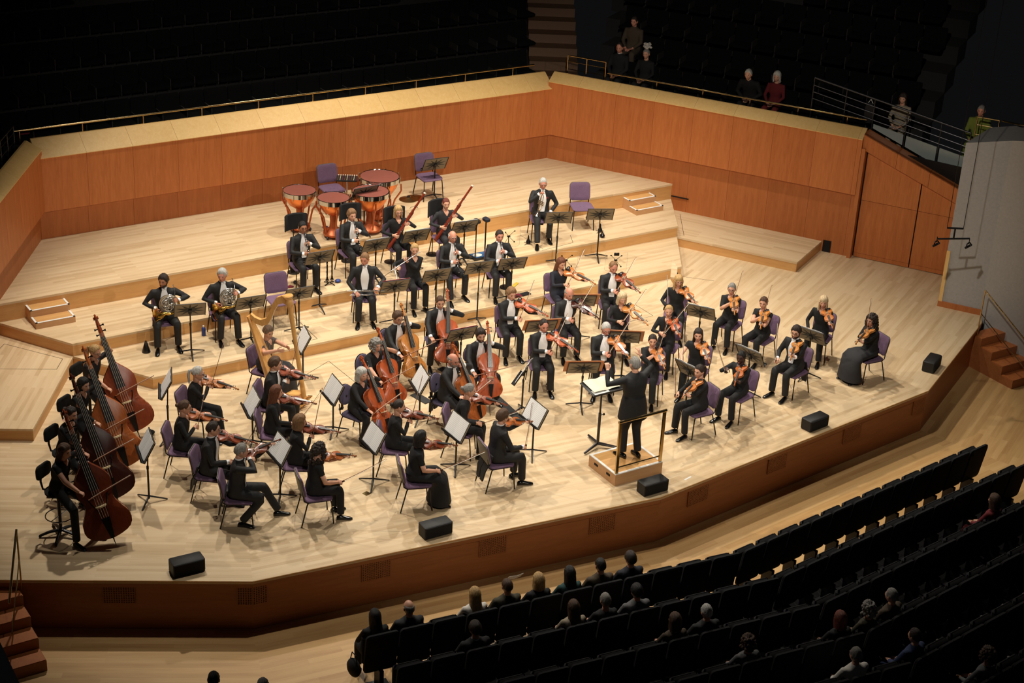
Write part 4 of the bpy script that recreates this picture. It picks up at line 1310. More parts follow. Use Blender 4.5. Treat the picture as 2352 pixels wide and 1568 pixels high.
        if o['band']: MB().tube([(.093 * math.cos(R(a_)), -.012, .012 + .128 * math.sin(R(a_))) for a_ in range(-5, 190, 15)], .013, 8, ry=.008).build('hairband', 'knit_black', root, Mh)
        if o['shoulder_cloth']:
            q = f.sh(-1) + Vector((.05, .03, .055)); MB().ell(tuple(q), (.075, .07, .022), 12, 6).ell((q.x - .01, q.y + .07, q.z - .04), (.06, .02, .06), 10, 6).build('shoulder_cloth', 'shirt_white', root)
        if o['wcollar']: MB().tube([nb.lerp(ntop, .15), nb.lerp(ntop, .5)], [.072 * k, .064 * k], 14, cap=False).build('collar', 'shirt_white', root)
        if o['poppy']: MB().ell(tuple(f.front(.46, -.10 * k, .014)), (.024, .01, .024), 10, 6).build('poppy', 'cloth_red', root)
        if o['skirt'] and f.legs:
            mb = MB(); rg = []
            kn = (f.legs[0][1] + f.legs[1][1]) / 2; sp = abs(f.legs[1][1].x - f.legs[0][1].x) / 2
            def el(cx, cy, cz, a_, b_, tilt):
                q = []
                for j in range(20):
                    t = 2 * math.pi * j / 20
                    q.append((cx + a_ * math.cos(t), cy + b_ * math.sin(t) * math.cos(tilt), cz + b_ * math.sin(t) * math.sin(tilt)))
                return q
            rg.append(el(0, -.02, f.hb + .14 * k, .165 * k, .13 * k, 0)); rg.append(el(0, .03, f.hb + .06, .20 * k, .15 * k, .5)); rg.append(el(0, .20 * k, f.hb + .05, (sp + .11) * k, .10, 1.2))
            rg.append(el(0, kn.y - .04, kn.z + .015, sp + .125 * k, .10, 1.0)); rg.append(el(0, kn.y + .03, kn.z - .06, sp + .14 * k, .12, .45)); rg.append(el(0, kn.y + .03, .26, sp + .15 * k, .15, 0)); rg.append(el(0, kn.y + .02, .07, sp + .17 * k, .19, 0))
            mb.loft(rg, cap=False); mb.build('skirt', o['cloth2'] or o['cloth'], root, angle=70)
        for (hip, kn, an) in f.legs or ():
            sx = 1 if an.x > 0 else -1
            dv = Vector((sx * .18, 1, 0)).normalized()
            Ms = frame((an.x, an.y, 0), y=dv, z=(0, 0, 1)) @ Matrix.Diagonal((k, k, k, 1))
            if o['name'] == 'person' or True: link('shoe', SHOE, root, Ms)
    for o in _tmp:
        me = o.data; bpy.data.objects.remove(o); bpy.data.meshes.remove(me)
    _tmp.clear()
def shoe_mb():
    mb = MB(); rg = []
    for y, w, h in ((-.075, .022, .05), (-.06, .034, .075), (-.01, .038, .09), (.05, .040, .075), (.11, .046, .052), (.16, .042, .042), (.195, .022, .028)):
        rg.append([(w * math.cos(2 * math.pi * j / 12), y, max(.002, h * .5 + h * .5 * math.sin(2 * math.pi * j / 12))) for j in range(12)])
    mb.loft(rg); return mb
SHOE = shoe_mb().mesh('shoe', 'shoe_black', 60)
# ------------------------------------------------------------------ the orchestra
PODIUM_PX = 60
def heading(th):
    """floor direction: 0 = to the right of the picture, 90 = towards the auditorium corner the photo was taken from"""
    c, q = math.cos(R(th)), math.sin(R(th))
    return Vector((c * math.cos(YAW) - q * math.sin(YAW), -c * math.sin(YAW) - q * math.cos(YAW), 0))
def yaw_of(th):
    d = heading(th); return math.atan2(d.y, d.x) - math.pi / 2
def place(px, py, tgt, lvl, k, seat, lean, stand=False):
    """root matrix from the top of the head in the photograph and the spot on the floor the person faces"""
    hb = seat + .03 if not stand else .90 * k
    zt = lvl + hb + .885 * k
    h = on_z(px, py, zt)
    d = heading(tgt)
    r = h - d * (lean * (.86 / .6) ** 1.25 + .015)
    a = math.atan2(d.y, d.x) - math.pi / 2
    return T(r.x, r.y, lvl) @ rotz(a)
def fig(px, py, tgt=PODIUM_PX, lvl=0.0, sex='m', seat=.44, lean=.05, k=None, girth=1.0, legs=None, **kw):
    girth = girth * (1.07 if sex == 'm' else 1.05)
    k = k or (.94 if sex == 'm' else .885)
    f = Fig(place(px, py, tgt, lvl, k, seat, lean), k, sex, seat, lean, girth=girth)
    f.sit_legs(**(legs or {}))
    return f
def tail(desc): return desc
VN = 0
def chair_for(f, desc, tpl=None, mats=None):
    (tpl or CHAIR).put('chair', f.mw @ T(0, .03, 0) @ Matrix.Scale(.94, 4), f'{"purple" if tpl is None else "grey padded"} chair under the {desc}', 'chair', 'orchestra chairs', mats)
def viol_play(f, desc, al=35, q=.35, va=38, varnish='varnish_orange', kind='violin', bow=True, rest=None, dr=-.14, hs=None):
    k = f.k
    inst = VIOLIN if kind == 'violin' else VIOLA
    button = f.sh(-1) + Vector((.085 * k, .085 * k, .075 * k))
    d = Vector((-math.sin(R(va)), math.cos(R(va)), dr)).normalized()
    Mv = frame(button, y=d, z=(.34, .05, .94))
    xv = Mv.col[0].xyz; nv = Mv.col[2].xyz
    Lb = .36 if kind == 'violin' else .41
    npt = button + d * (Lb + .085)
    f.hand('l', npt - xv * .032 - nv * .055 - d * .01, dirn=nv * .8 + d * .25 + xv * .35, palm=xv, pose='curl', pole=(.25, -.1, -1))
    inst.put(kind, f.mw @ Mv, f'{kind} of the {desc}', kind, 'violins and violas in the orchestra', varn(varnish))
    if rest is None:
        c = button + d * (.175 if kind == 'violin' else .2) + nv * .052
        b = xv * math.cos(R(al)) - nv * math.sin(R(al))
        frog = c + b * (.04 + q * .6)
        f.hand('r', frog + b * .035 + nv * .05 - d * .045, dirn=d * .5 - nv * .45 - b * .35, palm=-nv * .7 - b * .4, pose='curl', pole=(1, -.5, -.5))
        Mb = frame(frog, y=-b, z=nv)
    else:
        w, bd = rest
        W = Vector(w)
        bd = Vector(bd).normalized()
        f.hand('r', W, dirn=(-.35, 1, -.3), palm=(-.6, 0, -.8), pose='grip', pole=(.8, -.6, -.6))
        frog = W + Vector((-.03, .075, -.025))
        Mb = frame(frog - bd * .02, y=bd, z=(0, -1, .3))
    if bow: BOW.put('bow', f.mw @ Mb, f'bow of the {desc}', 'bow', 'violin and viola bows')
def violinist(desc, px, py, tgt=PODIUM_PX, sex='f', varnish='varnish_orange', al=35, q=.35, va=38, rest=None, kind='violin', bow=True, lean=.05, legs=None, hy=.25, hp=-.12, cl=None, dr=-.14, chair=True, seat=.44, girth=1.0, **kw):
    f = fig(px, py, tgt, 0, sex, lean=lean, legs=legs, seat=seat, girth=girth)
    f.hy, f.hp = hy, hp
    viol_play(f, desc, al, q, va, varnish, kind, bow, rest, dr)
    if chair: chair_for(f, desc)
    kw.setdefault('outfit', 'tails' if sex == 'm' else 'black')
    kw.setdefault('cloth', 'suit_black' if sex == 'm' else 'knit_black')
    dress = {'m': 'black tailcoat and white bow tie', 'f': 'black concert dress'}[sex]
    act = 'playing' if rest is None else 'waiting with bow lowered'
    f.finish('person', desc[0].upper() + desc[1:] if False else f'{desc}', seed=int(px) % 3, group='string players', **kw)
    return f
LAP = lambda x=.17, y=.30, z=.66: (x, y, z)
# first violins, desk by desk from the back
violinist('violinist with raised bow at the desk beside the double basses', 455, 842, 12, hair='pony', haircol='hair_silver', glasses=True, varnish='varnish_amber', al=58, q=.12, va=12, legs=dict(spread=.12, fy=(.04, -.02)), dr=-.26)
violinist('violinist on the platform-edge side of the double bass desk', 425, 920, 2, hair='bun', haircol='hair_brown', glasses=True, varnish='varnish_orange', al=40, q=.3, va=12, dr=-.26)
violinist('upright tailcoated violinist at the fourth violin desk from the podium', 490, 968, 6, 'm', hair='crop', haircol='hair_dark', glasses=True, varnish='varnish_red', rest=(LAP(.12, .34, .72), (.1, .5, .9)), va=12, dr=-.26)
f4 = violinist('tailcoated violinist leaning on one hand at the fourth violin desk', 555, 1018, -6, 'm', hair='crop', haircol='hair_grey', varnish='varnish_brown', rest=((.05, .20, 1.08), (0, 1, 1)), bow=False, va=30, dr=.2, legs=dict(spread=.16, fy=(.20, -.30)))
violinist('tailcoated violinist just in front of the harp', 633, 820, 8, 'm', hair='short', haircol='hair_brown', varnish='varnish_red', al=50, q=.25, va=12, dr=-.26)
violinist('violinist in black top between the harp and the third violin desk', 636, 885, -2, hair='long', haircol='hair_auburn', varnish='varnish_brown', rest=(LAP(.14, .34, .68), (.15, .55, .9)), va=12, dr=-.26)
violinist('violinist on the inner side of the third violin desk', 690, 952, -4, hair='bob', haircol='hair_light', varnish='varnish_brown', al=52, q=.2, va=12, dr=-.26)
violinist('short-sleeved violinist on the platform-edge side of the third violin desk', 735, 1018, -20, hair='curly', haircol='hair_dark', varnish='varnish_orange', rest=(LAP(.15, .32, .66), (.05, .88, .42)), va=12, sleeve=.55, cloth='knit_black', dr=-.26)
violinist('violinist on the inner side of the second violin desk', 918, 918, 0, hair='bun', haircol='hair_dark', varnish='varnish_brown', al=58, q=.2, va=12, dr=-.26)
violinist('violinist in long black skirt at the second violin desk', 968, 990, -14, hair='bob', haircol='hair_black', varnish='varnish_brown', rest=(LAP(.15, .30, .65), (.0, .9, .38)), va=12, skirt=True, sleeve=.7, dr=-.26)
violinist('violinist on the cello side of the desk nearest the podium', 1082, 882, 8, hair='bun', haircol='hair_grey', varnish='varnish_red', rest=(LAP(.15, .32, .66), (.12, .85, .52)), va=12, lean=.10, dr=-.26)
violinist('violinist holding bow upright at the violin desk nearest the podium', 1157, 940, -24, 'm', hair='short', haircol='hair_brown', varnish='varnish_orange', rest=(LAP(.17, .36, .70), (-.05, .12, 1)), va=12, outfit='suit', dr=-.26)
# violas and second violins, round to the right of the podium
violinist('tailcoated viola player beside the cellos in front of the oboes', 1175, 660, 74, 'm', hair='short', haircol='hair_light', varnish='varnish_bright', al=52, q=.45, va=42, kind='viola', hp=-.25)
violinist('viola player in dark blue sleeves close to the lowest riser', 1290, 592, 68, 'f', hair='long', haircol='hair_auburn', varnish='varnish_amber', al=42, q=.4, va=36, kind='viola', cloth='navy_dark', hp=-.25)
violinist('tailcoated viola player at the wooden-backed desk under the riser', 1308, 660, 74, 'm', hair='bald', haircol='hair_grey', skin='skin_pink', varnish='varnish_dark', al=40, q=.5, va=26, kind='viola', hp=-.3)
violinist('tailcoated viola player in front of the clear screen with the phone', 1410, 600, 84, 'm', hair='thin', haircol='hair_light', skin='skin_pink', varnish='varnish_red', al=44, q=.45, va=30, kind='viola', hp=-.35)
violinist('tailcoated viola player facing the red music folder', 1250, 733, 82, 'm', hair='thin', haircol='hair_dark', skin='skin_pink', varnish='varnish_bright', al=50, q=.45, va=40, kind='viola', hp=-.25)
violinist('viola player in black sweater behind the wooden-backed desk', 1430, 672, 86, 'f', hair='bob', haircol='hair_fair', varnish='varnish_honey', al=36, q=.45, va=30, kind='viola', hp=-.25)
violinist('tailcoated viola player in glasses nearest the podium', 1393, 740, 90, 'm', hair='crop', haircol='hair_silver', skin='skin_pink', glasses=True, varnish='varnish_amber', al=44, q=.42, va=26, kind='viola', hp=-.3, girth=1.08)
violinist('violinist with a black hairband in front of the clear screen', 1537, 700, 108, 'f', hair='pony', haircol='hair_blond', band=True, varnish='varnish_bright', al=40, q=.45, va=30)
violinist('violinist in black beside the clear screen on the side platform end', 1560, 632, 96, 'f', hair='fringe', haircol='hair_blond', glasses=True, varnish='varnish_amber', rest=(LAP(.17, .30, .70), (.1, .1, 1)), va=32)
violinist('violinist in three-quarter sleeves with bow across the face', 1500, 768, 104, 'f', hair='crop', haircol='hair_dark', varnish='varnish_amber', al=62, q=.10, va=26, sleeve=.9)
violinist('violinist in glasses beside the low side platform', 1682, 650, 118, 'f', hair='crop', haircol='hair_grey', glasses=True, varnish='varnish_honey', al=60, q=.15, va=24, sleeve=.95)
violinist('violinist in short sleeves behind the music stand by the podium', 1605, 755, 112, 'f', hair='long', haircol='hair_dark', varnish='varnish_amber', rest=(LAP(.16, .34, .70), (.0, .15, 1)), va=32, sleeve=.4, cloth='knit_black')
violinist('violinist with a white cloth on the shoulder', 1755, 682, 128, 'f', hair='pony', haircol='hair_brown', varnish='varnish_honey', al=60, q=.15, va=24, sleeve=.5, shoulder_cloth=True)
violinist('violinist in black trousers between two tilted music stands', 1703, 806, 132, 'f', hair='crop', haircol='hair_black', skin='skin_dark', varnish='varnish_orange', rest=((.08, .34, .98), (.1, .4, .9)), va=24)
violinist('violinist holding bow upright beside the podium rail', 1607, 838, 150, 'f', hair='pony', haircol='hair_dark', varnish='varnish_amber', rest=(LAP(.12, .38, .74), (.0, .1, 1)), va=28)
violinist('tailcoated violinist in glasses on the right-hand platform edge', 1830, 748, 134, 'm', hair='short', haircol='hair_dark', glasses=True, beard=True, varnish='varnish_honey', rest=(LAP(.14, .34, .70), (.05, .05, 1)), va=24)
violinist('violinist in loose black top at the outermost music stand', 1893, 680, 116, 'f', hair='fringe', haircol='hair_fair', varnish='varnish_amber', rest=(LAP(.16, .26, .62), (.2, .5, -.2)), va=30, bow=False)
violinist('violinist in long full skirt at the far right of the strings', 2003, 722, 152, 'f', hair='curly', haircol='hair_dark', varnish='varnish_honey', al=66, q=.08, va=26, skirt=True, cloth2='charcoal')

# cellos ---------------------------------------------------------------------
def cellist(desc, px, py, tgt, sex='m', varnish='varnish_orange', q=.4, grey=True, hp=-.15, tilt=0.0, bt=-.14, **kw):
    f = fig(px, py, tgt, 0, sex, lean=.06, legs=dict(spread=.23, fy=(-.02, -.06)))
    k = f.k; f.hy, f.hp = -.1, hp
    foot = Vector((.05, .78, .01))
    top = Vector((-.115 * k, .125 + f.yo(.55), f.zs + .03 * k))
    d = (top - foot).normalized()
    tl = foot + d * .30
    Mc = frame(tl, y=d, z=(.10 + tilt, 1, .3))
    n = Mc.col[2].xyz; xc = Mc.col[0].xyz
    CELLO.put('cello', f.mw @ Mc, f'cello played by the {desc}', 'cello', 'cellos', varn(varnish))
    npt = tl + d * (.76 + .17) + n * .05
    f.hand('l', npt - Vector((.055, -.01, .02)), dirn=(.75, .1, .35), palm=-n, pose='curl', pole=(-1, .1, -.5))
    c = tl + d * (.76 * .56) + n * .155
    b = Vector((1, -.04, bt)).normalized()
    frog = c + b * (.06 + q * .5)
    f.hand('r', frog + b * .05 + Vector((0, -.045, .045)), dirn=(-.35, .75, -.5), palm=(-.1, .2, -1), pose='curl', pole=(1, -.4, -.2))
    BOW_BIG.put('bow', f.mw @ frame(frog, y=-b, z=n), f'bow of the {desc}', 'bow', 'cello and bass bows')
    if grey: chair_for(f, desc, CHAIR2)
    else: chair_for(f, desc)
    kw.setdefault('outfit', 'tails' if sex == 'm' else 'black'); kw.setdefault('cloth', 'suit_black' if sex == 'm' else 'knit_black')
    f.finish('person', desc, seed=int(px) % 3, group='string players', **kw)
    return f
cellist('cellist in black dress just behind the outer cello desk', 865, 778, 42, 'f', 'varnish_bright', hair='fluffy', haircol='hair_grey', sleeve=.9)
cellist('tailcoated cellist in glasses below the flutes', 915, 715, 46, 'm', 'varnish_honey', hair='short', haircol='hair_brown', glasses=True)
cellist('tailcoated cellist in front of the oboes', 1012, 680, 70, 'm', 'varnish_bright', hair='crop', haircol='hair_brown')
cellist('tailcoated cellist nearest the viola desks', 1105, 755, 66, 'm', 'varnish_bright', hair='short', haircol='hair_dark', beard=True)
cellist('cellist in rolled black sleeves nearest the first violins', 832, 845, 32, 'f', 'varnish_bright', hair='bob', haircol='hair_silver', sleeve=1.0)
cellist('tailcoated cellist at the front of the cello section', 1042, 812, 30, 'm', 'varnish_orange', hair='bald', haircol='hair_grey', beard=True, glasses=True, skin='skin_pink')

# double basses -----------------------------------------------------------------
def bassist(desc, px, py, tgt, varnish, scroll_px, pin_px, lean_back=True, **kw):
    f = fig(px, py, tgt, 0, 'f', seat=.72, lean=.10, legs=dict(spread=.17, fy=(.10, .02)))
    k = f.k; f.hy, f.hp = .0, -.2
    foot = Vector((-.12, .84, .012)); top = Vector((-.28, .02, 1.72))
    d = (top - foot).normalized()
    tl = foot + d * .14
    Mc = frame(tl, y=d, z=(1.0, .9, .35))
    n = Mc.col[2].xyz
    BASS.put('double_bass', f.mw @ Mc, f'double bass of the {desc}', 'double bass', 'double basses', varn(varnish))
    npt = tl + d * (1.13 + .31) + n * .07
    f.hand('l', npt + Vector((-.03, -.05, -.02)), dirn=(.7, .2, .5), palm=-n, pose='curl', pole=(-1, .1, -.4))
    c = tl + d * (1.13 * .60) + n * .24
    b = Vector((1, -.35, -.18)).normalized()
    frog = c + b * .12
    f.hand('r', frog + b * .05 + Vector((0, -.04, .05)), dirn=(-.35, .8, -.4), palm=(-.1, .1, -1), pose='curl', pole=(1, -.5, -.3))
    BOW_BIG.put('bow', f.mw @ frame(frog, y=-b, z=n), f'bow of the {desc}', 'bow', 'cello and bass bows')
    STOOL.put('bass_stool', f.mw @ T(0, -.02, 0), f'black swivel stool of the {desc}', 'stool', 'bass stools')
    f.finish('person', desc, outfit='black', seed=int(px) % 3, group='string players', **kw)
bassist('bassist in charcoal top nearest the riser', 220, 793, 24, 'varnish_red', (192, 764), (352, 983), hair='pony', haircol='hair_blond', cloth='charcoal', glasses=True, sleeve=.95)
bassist('bassist in long black sleeves, second from the riser', 193, 868, 24, 'varnish_orange', (152, 845), (302, 1042), hair='long', haircol='hair_black', cloth='knit_black')
bassist('bassist in black with dark red bass, third from the riser', 165, 935, 24, 'varnish_dark', (133, 905), (276, 1124), hair='bun', haircol='hair_dark', cloth='knit_black')
bassist('bassist in short sleeves nearest the platform edge', 150, 1020, 22, 'varnish_brown', (107, 985), (276, 1196), hair='long', haircol='hair_brown', cloth='knit_black', sleeve=.5)

# winds -----------------------------------------------------------------------------
def wind(desc, px, py, tgt, lvl, sex='m', **kw):
    legs = kw.pop('legs', None); lean = kw.pop('lean', .03)
    f = fig(px, py, tgt, lvl, sex, lean=lean, legs=legs)
    f.hp = -.1
    kw.setdefault('outfit', 'tails' if sex == 'm' else 'black'); kw.setdefault('cloth', 'suit_black' if sex == 'm' else 'knit_black')
    f.kw = kw; f.desc = desc
    chair_for(f, desc)
    return f
def done(f, seed=0): f.finish('person', f.desc, seed=seed, group='wind players', **f.kw)
def reed(f, tpl, name, L=.62, drop=.85):
    mouth = Vector((0, f.chin.y + .085 * f.k, f.chin.z + .045 * f.k))
    d = Vector((0, math.sqrt(1 - drop * drop), -drop))
    Mi = frame(mouth, y=d, z=(0, 1, .5))
    tpl.put(name, f.mw @ Mi, f'{name} of the {f.desc}', name, 'woodwind instruments')
    up = mouth + d * (L * .38); lw = mouth + d * (L * .66)
    f.hand('l', up + Vector((-.075, -.045, -.01)), dirn=(.8, .55, .15), palm=(.55, -.75, 0), pose='curl', pole=(-1, -.3, -.6))
    f.hand('r', lw + Vector((.075, -.045, -.01)), dirn=(-.8, .55, .1), palm=(-.55, -.75, 0), pose='curl', pole=(1, -.3, -.6))
    done(f)
reed(wind('clarinettist in tailcoat and glasses on the second riser', 695, 508, 60, h2, hair='crop', haircol='hair_black', skin='skin_tan', glasses=True), CLAR, 'clarinet')
reed(wind('clarinettist in tailcoat in front of the timpani', 808, 480, 58, h2, hair='short', haircol='hair_light'), CLAR, 'clarinet')
reed(wind('oboist in tailcoat and glasses in front of the blue tray', 1040, 530, 66, h1, hair='bald', haircol='hair_silver', skin='skin_pink', glasses=True, legs=dict(spread=.17, fy=(-.05, .12))), OBOE, 'oboe', .60)
reed(wind('oboist in tailcoat at the end of the woodwind row', 1148, 528, 72, h1, hair='crop', haircol='hair_dark', skin='skin_pink'), OBOE, 'oboe', .60)
def bassoonist(f):
    boot = Vector((.27, .20, f.seat + .02)); d = Vector((-.56, .06, .82)).normalized()
    Mi = frame(boot, y=d, z=(-.1, -1, .1))
    BASSOON.put('bassoon', f.mw @ Mi, f'red-brown bassoon of the {f.desc}', 'bassoon', 'woodwind instruments')
    p1 = boot + d * .30; p2 = boot + d * .62
    f.hand('r', p1 + Vector((.05, -.02, .02)), dirn=(-.5, .7, -.2), palm=(-.5, -.6, 0), pose='curl', pole=(1, -.5, -.5))
    f.hand('l', p2 + Vector((-.06, -.01, -.03)), dirn=(.6, .7, .1), palm=(.5, -.6, 0), pose='curl', pole=(-1, -.2, -.7))
    f.hy = -.2
    done(f)
bassoonist(wind('bassoonist in long black sleeves beside the clarinets', 915, 473, 60, h2, 'f', hair='bob', haircol='hair_blond', glasses=True, cloth='knit_black'))
bassoonist(wind('bassoonist in wide-necked charcoal top', 1025, 455, 62, h2, 'f', hair='crop', haircol='hair_red', cloth='charcoal'))
# flutes
fl1 = wind('flautist in tailcoat with two flutes on the lap', 838, 580, 80, h1, hair='crop', haircol='hair_light', skin='skin_pink')
fl1.hp = -.25; fl1.hy = -.4
for (y, z, x0, lb_) in ((.30, .66, .33, 'upper silver flute, held against the waist of the tailcoated flautist'), (.27, .565, .28, 'lower silver flute, lying on the thighs of the tailcoated flautist')):
    FLUTE.put('flute', fl1.mw @ frame((x0, y, z), y=(-1, .12, .04), z=(0, 0, 1)), lb_, 'flute', 'woodwind instruments')
fl1.hand('r', (.17, .27, .62), dirn=(-.4, .8, -.3), palm=(-.1, .1, -1), pose='curl', pole=(1, -.3, -.4))
fl1.hand('l', (-.22, .28, .71), dirn=(.3, .8, -.2), palm=(.2, .1, -1), pose='curl', pole=(-1, -.3, -.4)); done(fl1)
fl2 = wind('flautist in black velvet playing on the first riser', 953, 560, 64, h1, 'f', hair='bun', haircol='hair_blond', cloth='knit_black')
m = Vector((-.02, fl2.chin.y + .085, fl2.chin.z + .05)); d = Vector((.88, .12, -.40)).normalized()
FLUTE.put('flute', fl2.mw @ frame(m - d * .07, y=d, z=(0, .2, 1)), 'silver flute at the lips of the flautist in black velvet', 'flute', 'woodwind instruments')
fl2.hand('l', m + d * .22 + Vector((.0, -.045, -.04)), dirn=(.5, .6, .5), palm=(0, -.5, .6), pose='curl', pole=(-1, .2, -.8))
fl2.hand('r', m + d * .45 + Vector((.02, -.05, -.05)), dirn=(-.3, .8, .4), palm=(-.2, -.4, -.6), pose='curl', pole=(1, -.4, -.5)); fl2.hy = -.25; done(fl2)
# horns
def hornist(f):
    c = Vector((-.06, .25, f.seat + .38))
    Mi = frame(c, x=(-1, .05, .12), z=(0, -.12, 1)) @ Matrix.Scale(1.15, 4)
    HORN.put('french_horn', f.mw @ Mi, f'french horn of the {f.desc}', 'french horn', 'french horns')
    f.hand('r', c + Vector((.22, -.06, -.09)), dirn=(-.3, .5, -.5), palm=(-.8, .3, 0), pose='curl', pole=(1, -.5, -.3))
    f.hand('l', c + Vector((-.16, -.03, .05)), dirn=(.35, .6, .3), palm=(.8, .2, 0), pose='curl', pole=(-1, -.4, -.3))
    f.hy = -.55; done(f)
hornist(wind('horn player in tailcoat beside the black cone mute', 375, 630, 72, h1, hair='short', haircol='hair_dark', beard=True, skin='skin_tan', legs=dict(spread=.18, fy=(.0, .03))))
hornist(wind('horn player in tailcoat next to the blue bottle', 510, 617, 62, h1, hair='short', haircol='hair_silver', skin='skin_pink', legs=dict(spread=.15, fy=(.05, -.05))))
# trumpet
tp = wind('trumpeter in tailcoat with red poppy on the second riser', 1248, 408, 80, h2, hair='crop', haircol='hair_silver', skin='skin_pink', glasses=True, poppy=True, legs=dict(spread=.14, fy=(-.12, .18)))
W = Vector((.06, .22, tp.chin.z - .07))
TRUMPET.put('trumpet', tp.mw @ frame((.05, .25, tp.chin.z - .03), y=(.16, .05, -1), z=(.6, -1, 0)), 'silver trumpet held bell-down by the trumpeter in tailcoat', 'trumpet')
tp.hand('r', W + Vector((.03, -.02, 0)), dirn=(-.5, .3, .6), palm=(-.6, .5, 0), pose='grip', pole=(1, -.2, -.7))
tp.hand('l', (-.16, .20, .62), dirn=(.2, .9, -.3), palm=(.2, 0, -1), pose='relax', pole=(-1, -.4, -.4)); tp.hp = -.2; done(tp)
# harp
hp = fig(617, 748, 22, 0, 'f', lean=.05, legs=dict(spread=.17))
HARP.put('harp', hp.mw @ T(.20, .40, 0) @ rotz(.12) @ T(0, .1, 0) @ Matrix.Rotation(R(9), 4, 'X') @ Matrix.Scale(1.08, 4), 'pale maple concert harp in front of the lowest riser', 'harp')
hp.hand('l', (.06, .48, .98), dirn=(.35, .8, .0), palm=(1, .1, 0), pose='relax', pole=(-1, -.3, -.5))
hp.hand('r', (.29, .42, 1.0), dirn=(-.25, .9, .0), palm=(-1, .1, 0), pose='relax', pole=(1, -.3, -.5))
hp.hp = -.3; hp.hy = -.35
chair_for(hp, 'harpist in lace top and long dark skirt')
hp.finish('person', 'harpist in lace top and long dark skirt', outfit='black', hair='short', haircol='hair_brown', cloth='lace_black', cloth2='charcoal', skirt=True, sleeve=.6, group='string players')

# conductor -------------------------------------------------------------------------
PODH = .205
cp = on_z(1451, 1050, PODH)
kc = .965
cf = Fig(T(cp.x - .02, cp.y + .05, PODH) @ rotz(R(2)), kc, 'm', .46, .03, stand=True, girth=1.22)
cf.stand_legs()
cf.hand('r', (.30, .30, 1.58), dirn=(-.1, .4, .9), palm=(-.4, .7, 0), pose='relax', pole=(1, -.2, -.6))
cf.hand('l', (-.36, .26, 1.50), dirn=(.1, .4, .9), palm=(.3, .8, 0), pose='curl', pole=(-1, -.2, -.7))
cf.finish('person', 'conductor in black tail suit with both arms raised on the podium', outfit='plain', vneck=False, cloth='suit_black', hair='crop', haircol='hair_grey', glasses=True, tails=False)
# ------------------------------------------------------------------ stands, podium and things on the platform
_stc = {}
def stand_tpl(tilt, hc, wood):
    key = (tilt, round(hc, 2), wood)
    if key not in _stc: _stc[key] = make_stand(tilt, round(hc, 2), wood)
    return _stc[key]
def stand_at(label, base, lvl, look, kind='std', sheet=True, slabel=None, desk_y=None, red=False):
    tilt, wood = {'std': (30, False), 'wood': (34, True), 'up': (28, False), 'high': (30, False)}[kind]
    p = on_z(base[0], base[1], lvl)
    hc = 1.0
    if desk_y is not None:      # height of the desk from where it shows above its foot
        hc = min((abs(px_y((p.x, p.y, lvl + h / 50)) - desk_y), h / 50) for h in range(38, 62))[1]
    a = yaw_of(look)
    mw = T(p.x, p.y, lvl) @ rotz(a)
    stand_tpl(tilt, hc, wood).put('music_stand', mw, label, 'music stand', 'music stands')
    if sheet:
        if red: FOLDER.put('music_folder', sheet_matrix(mw, tilt, hc), slabel or 'red music folder', 'folder', 'music on the stands')
        SHEET.put('sheet_music', sheet_matrix(mw, tilt, hc) @ (T(0, 0, .008) if red else Matrix()), 'open sheet music on the ' + label.replace('black ', ''), 'sheet music', 'music on the stands')
def px_y(p):
    d = Vector(p) - CAM
    return 784 - FPX * d.dot(c_u) / d.dot(c_fw)
FOLDER = Tpl(); plain('folder_red', (150, 30, 30), 0.6)

